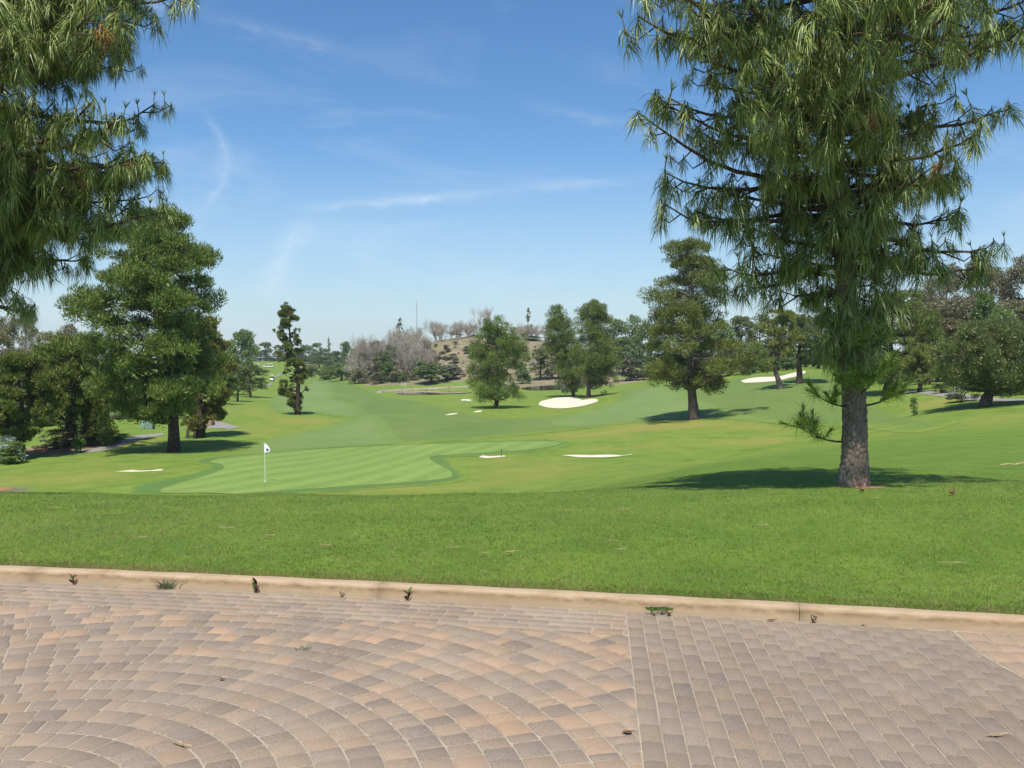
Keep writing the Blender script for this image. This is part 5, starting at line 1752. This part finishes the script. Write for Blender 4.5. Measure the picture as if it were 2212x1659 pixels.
# ------------------------------------------------------------------ small things on the course
def disc(c, r, h, n=12, axis='z', taper=1.0):
    a = np.linspace(0, 2 * math.pi, n, endpoint=False)
    lo = np.stack([r * np.cos(a), r * np.sin(a), np.full(n, -h / 2)], 1); hi = np.stack([r * taper * np.cos(a), r * taper * np.sin(a), np.full(n, h / 2)], 1)
    V = np.concatenate([lo, hi])
    if axis == 'x': V = V[:, [2, 0, 1]]
    if axis == 'y': V = V[:, [0, 2, 1]]
    i = np.arange(n); j = (i + 1) % n
    return V + np.array(c), np.stack([i, j, n + j, n + i], 1), np.arange(n)[None, ::-1], (n + np.arange(n))[None]


def add_disc(m, *a, **k):
    V, q, b, t = disc(*a, **k)
    n0 = m.n
    m.add(V, q); m.F.append(b + n0); m.F.append(t + n0)
    return m


def golf_flag():
    b = hit(573, 1041, 44.0)
    root = empty('golf_flag', tuple(b))
    props(root, 'limp white flag on a thin white pole in the putting green', 'flag')
    qm = q_metres(b[1]); H = 85 * qm
    m = MB(); V, F = tube([(0, 0, -0.1), (-0.02, 0, H * 0.4), (-0.06, 0, H)], [0.014, 0.013, 0.011], 6); m.add(V, F)
    m.obj('pole', M['white_paint'], root, True)
    rows = []
    r = np.random.default_rng(3)
    for i, s in enumerate(np.linspace(0, 1, 12)):      # down the cloth
        line = []
        for j, t in enumerate(np.linspace(0, 1, 9)):
            w = 0.10 + 0.19 * math.sin(min(1, s * 1.25) * math.pi * 0.5) * (1 - 0.35 * max(0, s - 0.7) / 0.3)
            x = -0.06 + t * w + 0.035 * s * t
            line.append((x, 0.05 * math.sin(t * 7 + s * 2.0) * t, H - 0.02 - s * 0.52 - t * 0.06 * (1 - s)))
        rows.append(line)
    V = np.array(rows); n, p = V.shape[:2]
    def patch(i0, i1, j0, j1, off=0.0):
        W = V[i0:i1 + 1, j0:j1 + 1] + [0, -off, 0]; a, c = W.shape[:2]
        i = np.arange(a - 1)[:, None]; j = np.arange(c - 1)[None]
        return W.reshape(-1, 3), np.stack([i * c + j, i * c + j + 1, (i + 1) * c + j + 1, (i + 1) * c + j], -1).reshape(-1, 4)
    m = MB(); m.add(*patch(0, n - 1, 0, p - 1)); f = m.obj('flag_cloth', M['flag_cloth'], root, True)
    m = MB(); m.add(*patch(6, 9, 3, 6, 0.006)); m.obj('flag_mark', M['flag_mark'], f, True)
    m = MB(); add_disc(m, (0, 0, 0.03), 0.054, 0.02, 16); m.obj('hole_cup', M['white_paint'], root)


golf_flag()


def person(b, facing, label, shirt, legs, height=1.76, scale=1.0, bend=0.0):
    root = empty('person', tuple(b), facing)
    props(root, label, 'person')
    h = height / 1.76
    V0 = [((0, 0, .95), .135), ((0, 0, 1.12), .14), ((0, -.02 - bend * .2, 1.32), .16), ((0, -.03 - bend * .3, 1.45), .12), ((0, -.04 - bend * .35, 1.53), .058), ((0, -.06 - bend * .42, 1.65), .098), ((0, -.06 - bend * .45, 1.76), .06)]
    verts = [v for v, _ in V0]; rad = [q for _, q in V0]; edges = [(k, k + 1) for k in range(6)]
    def chain(root_i, pts):
        p = root_i
        for v, q in pts:
            verts.append(v); rad.append(q); edges.append((p, len(verts) - 1)); p = len(verts) - 1
    for sx in (-1, 1):
        chain(0, [((.09 * sx, 0, .84), .10), ((.11 * sx, -.02, .48), .062), ((.12 * sx, .02, .10), .042), ((.13 * sx, -.13, .03), .035)])
        chain(3, [((.19 * sx, -.03, 1.41), .062), ((.25 * sx, -.05, 1.13), .045), ((.20 * sx, -.22, .95), .034), ((.17 * sx, -.28, .88), .03)])
    me = bpy.data.meshes.new('body')
    me.from_pydata([tuple(c * h for c in v) for v in verts], edges, [])
    o = link('body', me, root)
    md = o.modifiers.new('skin', 'SKIN')
    for k, q in enumerate(rad):
        me.skin_vertices[0].data[k].radius = (q * h, q * h * .85)
    me.skin_vertices[0].data[0].use_root = True
    o.modifiers.new('smooth', 'SUBSURF').levels = 1
    me.materials.append(M[shirt])
    m = MB()
    for sx in (-1, 1):
        V, F = tube([(.08 * sx * h, 0, .93 * h), (.10 * sx * h, -.01, .7 * h), (.11 * sx * h, -.02, .48 * h), (.12 * sx * h, .02, .09 * h)], [.118 * h, .098 * h, .074 * h, .06 * h], 10); m.add(V, F)
    m.obj('trousers', M[legs], root, True)
    m = MB(); add_disc(m, (0, (-.06 - bend * .45) * h, 1.74 * h), .115 * h, .07 * h, 14, taper=.8); add_disc(m, (0, (-.13 - bend * .45) * h, 1.715 * h), .10 * h, .015, 12); m.obj('cap', M['white_paint'], root)
    m = MB(); V, F = tube([(0, (-.075 - bend * .42) * h, 1.60 * h), (0, (-.09 - bend * .42) * h, 1.66 * h), (0, (-.08 - bend * .43) * h, 1.72 * h)], [.06 * h, .085 * h, .075 * h], 10); m.add(V, F); m.obj('face', M['skin'], root, True)
    return root


def golf_cart(b, rz, label, body='white_paint', group='golf carts far down the course'):
    root = empty('golf_cart', tuple(b), rz); props(root, label, 'golf cart', group)
    m = MB(); add_bbox(m, (0, 0.0, 0.42), (1.15, 2.25, 0.22), 0.08); add_bbox(m, (0, -0.92, 0.66), (1.12, 0.55, 0.42), 0.10, 0.85); add_bbox(m, (0, 0.82, 0.66), (1.12, 0.62, 0.40), 0.08, 0.92)
    m.obj('body', M[body], root)
    m = MB(); add_bbox(m, (0, 0.28, 0.72), (1.05, 0.48, 0.14), 0.05); add_bbox(m, (0, 0.52, 0.98), (1.05, 0.12, 0.46), 0.04); m.obj('seat', M['dark_plastic'], root)
    m = MB(); add_bbox(m, (0, -0.05, 1.86), (1.22, 1.75, 0.09), 0.10, 0.94); m.obj('roof', M['white_paint'], root)
    for sx in (-1, 1):
        for y0, y1 in ((-0.78, -0.62), (0.72, 0.70)):
            m = MB(); V, F = tube([(0.52 * sx, y0, 0.75), (0.52 * sx, y1, 1.84)], 0.025, 6); m.add(V, F); m.obj('roof_post', M['dark_plastic'], root, True)
        for y in (-0.80, 0.78):
            m = MB(); add_disc(m, (0, 0, 0), 0.23, 0.17, 16, 'x'); w = m.obj('wheel', M['tyre'], root); w.location = (0.50 * sx, y, 0.23)
            m = MB(); add_disc(m, (0, 0, 0), 0.12, 0.18, 12, 'x'); m.obj('rim', M['metal'], w)
    m = MB(); V, F = tube([(0.25, -0.62, 0.80), (0.25, -0.28, 1.12)], 0.02, 6); m.add(V, F); V, F = tube([(0.25 + .17 * math.cos(a), -0.28 + 0.10 * math.sin(a), 1.12 + .14 * math.sin(a)) for a in np.linspace(0, 6.283, 13)], 0.016, 5); m.add(V, F)
    m.obj('steering_wheel', M['dark_plastic'], root)
    return root


D1 = 440
golf_cart(hit(588, 823, 200.0), math.radians(5), 'white roofed golf cart driving alone on the far path')
for x, rz, lab in ((577, 75, 'white golf cart nearest the slender pine, parked on the far tee'), (570, 80, 'white golf cart parked next to the standing golfer on the far tee')):
    golf_cart(place(x + 8, D1), math.radians(rz), lab)
golf_cart(place(556.5, D1 - 6), math.radians(20), 'white golf cart half hidden by trees at the left end of the far tee')
person(place(570, D1 - 12), 0.4, 'standing golfer in pale shirt and cream trousers on the far tee', 'shirt', 'trousers')
person(place(558, D1 - 10), 2.2, 'golfer in white at the trees on the left of the far tee', 'shirt', 'trousers')


def bin_row():
    for k, dx in enumerate((-7.5, 0.5, 8.5)):
        b = hit(317 + dx, 927, 60.0)
        root = empty('waste_bin', tuple(b), 0.1)
        props(root, ('left', 'middle', 'right')[k] + ' one of three pale green bins behind the cart path', 'bin', 'pale green bins behind the cart path')
        m = MB(); add_bbox(m, (0, 0, 0.48), (0.42, 0.40, 0.92), 0.05, 1.08); m.obj('body', M['green_plastic'], root)
        m = MB(); add_bbox(m, (0, 0, 0.985), (0.50, 0.47, 0.09), 0.04, 0.9); m.obj('lid', M['green_plastic'], root)
        m = MB(); add_bbox(m, (0.30, 0.1, 0.5), (0.14, 0.10, 0.9), 0.02); m.obj('post', M['dark_plastic'], root)


bin_row()


def timber_box():
    b = hit(446, 919, 60.0)
    root = empty('timber_box', tuple(b), 0.15); props(root, 'low brown timber box beside the forked cart path', 'box')
    m = MB(); add_bbox(m, (0, 0, 0.38), (1.15, 0.7, 0.74), 0.03); m.obj('body', M['tan_wood'], root)
    m = MB(); add_bbox(m, (0, 0, 0.80), (1.25, 0.8, 0.08), 0.03); m.obj('lid', M['tan_wood'], root)
    m = MB(); add_bbox(m, (0.75, 0, 0.2), (0.2, 0.2, 0.4), 0.03); m.obj('post', M['dark_plastic'], root)


timber_box()


def ball_washer():
    b = hit(2063, 845.5, 50.0); D = b[1]; qm = q_metres(D)
    root = empty('ball_washer', tuple(b)); props(root, 'blue topped post with a white lower half beside the asphalt path', 'ball washer')
    m = MB(); V, F = tube([(0, 0, -0.05), (0, 0, 0.10), (0, 0, 0.62)], [0.10, 0.06, 0.06], 10); m.add(V, F); m.obj('post', M['white_paint'], root, True)
    m = MB(); add_bbox(m, (0, 0, 0.86), (0.34, 0.28, 0.48), 0.06, 0.95); m.obj('washer_box', M['blue_plastic'], root)
    m = MB(); add_disc(m, (0, 0, 1.15), 0.21, 0.09, 14, taper=0.7); m.obj('lid', M['blue_plastic'], root)


ball_washer()
for k, (x, r) in enumerate(((868, 833), (873, 834), (877, 834.5))):
    b = hit(x, r, 120.0)
    root = empty('stake', tuple(b)); props(root, ORD[k] + ' of three short white stakes by the pond', 'stake', 'white stakes by the pond')
    m = MB(); V, F = tube([(0, 0, -0.1), (0, 0, 1.05), (0, 0, 1.1)], [0.055, 0.055, 0.05], 8); m.add(V, F); m.obj('shaft', M['white_paint'], root, True)
    m = MB(); V, F = tube([(0, 0, 1.1), (0, 0, 1.18)], [0.065, 0.055], 8); m.add(V, F); m.obj('cap', M['green_plastic'], root, True)


def awning():
    b = place(769, 300); qm = q_metres(300)
    root = empty('shade_tent', tuple(b), 0.3); props(root, 'white peaked shade tent at the foot of the thicket', 'tent')
    z0 = 1.9; V = np.array([[-2.2, -1.5, z0], [2.2, -1.5, z0], [2.2, 1.5, z0], [-2.2, 1.5, z0], [-0.6, 0, z0 + 1.2], [-2.2, -1.5, z0 - .35], [2.2, -1.5, z0 - .35], [2.2, 1.5, z0 - .35], [-2.2, 1.5, z0 - .35]])
    m = MB(); m.add(V, np.array([[0, 1, 4], [1, 2, 4], [2, 3, 4], [3, 0, 4]])); m.F.append(np.array([[5, 6, 1, 0], [6, 7, 2, 1], [7, 8, 3, 2], [8, 5, 0, 3]])); m.obj('canopy', M['white_paint'], root)
    for sx in (-1, 1):
        for sy in (-1, 1):
            m = MB(); V, F = tube([(2.15 * sx, 1.45 * sy, -0.1), (2.15 * sx, 1.45 * sy, z0 - .1)], 0.05, 6); m.add(V, F); m.obj('pole', M['metal'], root)


awning()


def mast():
    D = 640; b = place(900, D)
    top = EYE - row_to_slope(649) * D - b[2]
    root = empty('radio_mast', tuple(b)); props(root, 'thin lattice radio mast rising behind the hill', 'radio mast')
    w = 0.42
    for k in range(3):
        a = k * 2.094; m = MB(); V, F = tube([(w * math.cos(a), w * math.sin(a), -0.5), (w * math.cos(a), w * math.sin(a), top)], 0.06, 5); m.add(V, F); m.obj('leg', M['metal'], root)
    m = MB(); z = 0.0; k = 0
    while z < top - 1.4:
        for q in range(3):
            a, c = (q * 2.094, (q + 1) * 2.094) if k % 2 else ((q + 1) * 2.094, q * 2.094)
            V, F = tube([(w * math.cos(a), w * math.sin(a), z), (w * math.cos(c), w * math.sin(c), z + 1.3)], 0.03, 3); m.add(V, F)
        z += 1.3; k += 1
    o = m.obj('bracing', M['metal'], root); o['kind'] = 'stuff'
    for zz in (top * 0.45, top * 0.7, top * 0.93):
        m = MB(); add_bbox(m, (0, -0.5, zz), (0.5, 0.3, 1.1), 0.06); m.obj('antenna', M['metal'], root)


mast()


def rake():
    b = hit(1083, 987, 40.0)
    root = empty('rake', tuple(b), 0.4); root.scale = (0.55, 0.55, 0.55); props(root, 'dark bunker rake standing in the short white sliver of sand', 'rake')
    m = MB(); V, F = tube([(0, 0, 0), (0.05, 0.05, 0.85)], 0.03, 6); m.add(V, F); m.obj('handle', M['dark_plastic'], root)
    m = MB(); add_bbox(m, (0.05, 0.05, 0.87), (0.42, 0.06, 0.06), 0.01); m.obj('head', M['dark_plastic'], root)
    m = MB()
    for k in range(8):
        V, F = tube([(-0.14 + k * .054, 0.05, 0.86), (-0.14 + k * .054, -0.02, 0.80)], [0.01, 0.005], 4); m.add(V, F)
    m.obj('tines', M['dark_plastic'], root)


rake()
for x, r, w, lab in ((1004, 866.5, 1.3, 'longer white marker board lying on the grass left of the leaning pine'), (1013, 867, 0.8, 'shorter white marker board lying left of the leaning pine')):
    b = hit(x, r, 60.0); root = empty('marker_board', tuple(b), 0.1); props(root, lab, 'marker')
    m = MB(); add_bbox(m, (0, 0, 0.22), (w, 0.2, 0.18), 0.03); m.obj('board', M['white_paint'], root)
    for sx in (-1, 1):
        m = MB(); add_bbox(m, (sx * w * .35, 0, 0.06), (0.1, 0.16, 0.18), 0.02); m.obj('foot', M['white_paint'], root)


# ------------------------------------------------------------------ weeds in the kerb joint, fallen leaves and twigs
def kerb_point(xq):
    """foot of the kerb at a bearing"""
    u = u_of(xq); y = 6.5
    for _ in range(40): y = float(kerb_y(u * y))
    return np.array([u * y, y - 0.012, -0.006])


def weed(xq, label, kind, size, seed):
    r = np.random.default_rng(seed); b = kerb_point(xq)
    root = empty('weed', tuple(b)); props(root, label, 'weed')
    def blade(p, d, L, w, curl):
        s = np.linspace(0, 1, 5); side = unit(np.cross(d, [0.2, 0.9, 0.3]))
        c = np.array(p) + np.outer(s * L, d) + np.outer(-curl * s ** 2 * L, [0, 0, 1])
        ww = w * np.sin(np.clip(s * 0.93 + 0.07, 0, 1) * math.pi) ** 0.7
        V = np.stack([c - side * ww[:, None], c + side * ww[:, None]], 1).reshape(-1, 3)
        return V, np.array([[2 * k, 2 * k + 1, 2 * k + 3, 2 * k + 2] for k in range(4)])
    if kind == 'tuft':
        m = MB()
        for k in range(70):
            d = unit(np.array([r.normal(0, .6), r.normal(-.15, .4), 1.0])); m.add(*blade(r.normal(0, .02, 3) * [1.6, .5, 0], d, size * r.uniform(.5, 1.1), .0035, r.uniform(0, .5)))
        m.obj('blades', M['weed_grey'], root)['kind'] = 'stuff'
        return
    if kind == 'clover':
        for g in (-1, 1):
            for k in range(6):
                p = np.array([g * .045 + r.normal(0, .02), r.normal(-.01, .012), .01])
                m = MB()
                for q in range(3):
                    a = q * 2.09 + r.random(); m.add(*blade(p + [0, 0, .03], unit(np.array([math.cos(a), math.sin(a), .25])), size * .3, size * .09, .1))
                m.obj('leaf', M['weed'], root)
        return
    m = MB(); st = [(0, 0, 0), (r.normal(0, .01), -.01, size * .5), (r.normal(0, .015), -.015, size)]
    V, F = tube(st, [.005, .004, .002], 5); m.add(V, F); m.obj('stem', M['red_leaf'], root)
    n = 9 if kind == 'tall' else 6
    for k in range(n):
        f = k / n; p = np.array([0, -.008, size * (.1 + .8 * f)]); a = r.uniform(0, 6.28)
        up = 1.6 if kind == 'broad' else .9
        m = MB(); m.add(*blade(p, unit(np.array([math.cos(a), .6 * math.sin(a) - .2, up])), size * r.uniform(.4, .7), size * (.13 if kind == 'broad' else .08), r.uniform(0, .4)))
        o = m.obj('leaf', M['red_leaf'] if (f < .5 and kind != 'broad') or (kind == 'broad' and k % 4 == 0) else M['weed'], root)
    return


weed(160, 'thin reddish weed at the left end of the kerb', 'tall', 0.085, 1)
weed(362, 'spiky grey green grass tuft at the foot of the kerb', 'tuft', 0.125, 2)
weed(555, 'broad leaved green weed at the foot of the kerb', 'broad', 0.105, 3)
weed(741, 'tiny weed sprig in the kerb joint', 'small', 0.045, 5)
weed(881, 'dark leafy weed at the foot of the kerb right of the tiny sprig', 'tall', 0.085, 6)
weed(1425, 'low clover patch in the kerb joint', 'clover', 0.12, 7)
weed(1757, 'small dark weed at the foot of the right part of the kerb', 'small', 0.06, 8)


def on_paving(xq, rq):
    D = EYE * FOC / (rq * K - HOR); return np.array([u_of(xq) * D, D, 0.003])


def flat_leaf(b, L, w, rz, mat, label, name='fallen_leaf', cat='leaf', curl=0.25):
    if L > .1: L *= 0.6; w *= 0.6
    root = empty(name, tuple(b), rz); props(root, label, cat)
    n = 7; s = np.linspace(0, 1, n); ww = w * np.sin(np.clip(s, .04, .97) * math.pi) ** .8
    V = []
    for k in range(n):
        z = 0.004 + curl * L * (s[k] - .5) ** 2
        V += [((s[k] - .5) * L, -ww[k], z + .25 * ww[k]), ((s[k] - .5) * L, 0, z), ((s[k] - .5) * L, ww[k], z + .3 * ww[k])]
    F = []
    for k in range(n - 1):
        for j in (0, 1): F.append([3 * k + j, 3 * k + j + 1, 3 * k + 4 + j, 3 * k + 3 + j])
    m = MB(); m.add(V, F); m.obj('blade', M[mat], root, True)
    m = MB(); Vt, Ft = tube([(-.5 * L, 0, .004 + curl * L * .25), (.5 * L, 0, .006 + curl * L * .25), (.72 * L, .02 * L, .012)], [.0012, .0018, .0015], 4); m.add(Vt, Ft); m.obj('stalk', M[mat], root)


flat_leaf(on_paving(590, 1279), .055, .012, .4, 'brown_leaf', 'small curled brown leaf by the kerb right of the broad leaved weed')
flat_leaf(on_paving(1446, 1330), .05, .013, 1.0, 'brown_leaf', 'small brown leaf on the pavers right of the clover')
flat_leaf(on_paving(1666, 1342), .06, .014, .1, 'brown_leaf', 'dark dry leaf on the pavers below the kerb')
flat_leaf(on_paving(1868, 1352), .045, .010, -.6, 'dry_leaf', 'pale dry leaf near the right end of the kerb')
flat_leaf(on_paving(480, 1470), .03, .010, .9, 'brown_leaf', 'tiny dark leaf among the upper left pavers')
flat_leaf(on_paving(2150, 1592), .09, .008, .1, 'dry_leaf', 'yellow dry leaf sliver on the straight pavers')
flat_leaf(on_paving(390, 1612), .10, .008, -.5, 'dry_leaf', 'yellow dry leaf sliver on the arc pavers')
flat_leaf(on_paving(1355, 1585), .05, .016, .2, 'brown_leaf', 'dark leaf fragment beside the straight paver edge')
b = on_paving(657, 1402)
root = empty('weed', tuple(b)); props(root, 'tiny sparse weed growing between the arc pavers', 'weed')
m = MB(); P = np.tile([0, 0, 0.0], (34, 1)) + rng.normal(0, .022, (34, 3)) * [1.4, .8, 0]
V, F = leaf_tris(P, unit(rng.normal(0, .8, (34, 3)) + [0, 0, 1]), rng.uniform(.012, .035, 34), np.full(34, .006)); m.add(V, F); m.obj('blades', M['weed_grey'], root)['kind'] = 'stuff'


def lawn_at(xq, rq):
    p = hit(xq, rq, 6.4, 30.0); p[2] += 0.03; return p


for k, (x, rq, L, rz, lab) in enumerate([(975, 1192, .17, .1, 'pale dry leaf strip on the lawn just above the kerb'), (112, 1104, .22, .1, 'pale leaf strip on the upper left of the lawn'),
                                     (486, 1148, .26, -.35, 'thin pale needle bundle on the left lawn'), (580, 1165, .18, -.3, 'curved pale leaf in the middle of the left lawn'),
                                     (486, 1105, .16, .6, 'brown leaf lying on the grass crest'), (2050, 1226, .30, -.2, 'long pale twig on the lawn at right'), (1345, 1107, .2, -.2, 'dry leaf on the lawn below the shadow'),
                                     (1340, 1195, .14, .1, 'tan leaf near the kerb left of the clover'), (1320, 1176, .16, -.5, 'pale bent blade on the lawn'), (1100, 1201, .10, .4, 'small tan leaf near the middle of the kerb'),
                                     (1890, 1082, .12, .2, 'small tan leaf right of the near trunk'), (1640, 1142, .22, .0, 'pale leaf strip on the lawn left of the near trunk'), (240, 1062, .14, .3, 'orange leaf on the crest left of the green'),
                                     (1045, 1203, .12, -.2, 'tan leaf just above the kerb middle'), (300, 1170, .20, .4, 'straw coloured leaf on the dry left lawn'), (700, 1186, .16, -.1, 'faint straw strip on the lawn centre left')]):
    flat_leaf(lawn_at(x, rq), L, .010 if L > .15 else .014, rz, 'brown_leaf' if 'brown' in lab or 'orange' in lab else 'dry_leaf', lab)
for k, (x, rq, lab) in enumerate([(2057, 1071, 'brown pine cone on the lawn right of the near trunk'), (1862, 1065, 'small dark pine cone at the foot of the near trunk')]):
    b = lawn_at(x, rq); root = empty('pine_cone', tuple(b), .6 + k); props(root, lab, 'pine cone')
    m = MB(); r = np.random.default_rng(k)
    root.scale = (0.65, 0.65, 0.65)
    V, F = tube([(-.06, 0, .03), (-.045, 0, .03), (0, 0, .03), (.04, 0, .03), (.065, 0, .03)], [.008, .028, .034, .022, .004], 8); m.add(V, F); m.obj('core', M['brown_leaf'], root, True)
    m = MB(); n = 60; a = r.uniform(0, 6.28, n); xx = r.uniform(-.05, .055, n); rr = .034 * np.sqrt(np.maximum(.05, 1 - (xx / .065) ** 2))
    P = np.stack([xx, rr * np.cos(a), .03 + rr * np.sin(a)], 1); Dn = unit(np.stack([np.full(n, .6), np.cos(a), np.sin(a)], 1))
    V, F = leaf_quads(P, Dn, np.full(n, .02), np.full(n, .018)); m.add(V, F); m.obj('scales', M['brown_leaf'], root)
for x, rq, L, lab in [(2180, 1008, .20, 'pale broken twig on the right slope'), (2207, 1006, .16, 'second pale twig at the right edge of the slope')]:
    b = hit(x, rq, 12.0); b[2] += .02; root = empty('twig', tuple(b), .05); props(root, lab, 'twig')
    m = MB(); V, F = tube([(-L, 0, .02), (0, .02, .035), (L, .0, .02)], [.014, .016, .008], 5); m.add(V, F); m.obj('stem', M['dry_leaf'], root)
    m = MB(); V, F = tube([(0, .02, .035), (L * .4, .12, .05)], [.008, .004], 4); m.add(V, F); m.obj('side_shoot', M['dry_leaf'], root)


# ------------------------------------------------------------------ thin summer haze
def haze():
    m = bpy.data.materials.new('haze'); m.use_nodes = True; t = NT(m.node_tree)
    for nd in list(m.node_tree.nodes): m.node_tree.nodes.remove(nd)
    out = t.n('ShaderNodeOutputMaterial'); v = t.n('ShaderNodeVolumePrincipled')
    v.inputs['Color'].default_value = (0.86, 0.92, 1.0, 1); v.inputs['Density'].default_value = 0.0002; v.inputs['Anisotropy'].default_value = 0.3
    t.link(v.outputs[0], out.inputs['Volume'])
    lo = float(ZZ.min()) - 1.0; hi = max(float(ZZ.max()), 47.5) + 1.5
    V, F = box_vf((0, 640, (lo + hi) / 2), (3900, 1340, hi - lo)); mb = MB(); mb.add(V, F)
    props(mb.obj('haze', m), 'thin pale summer haze over the golf course', 'haze', kind='stuff')
    print('haze box', lo, hi)


haze()
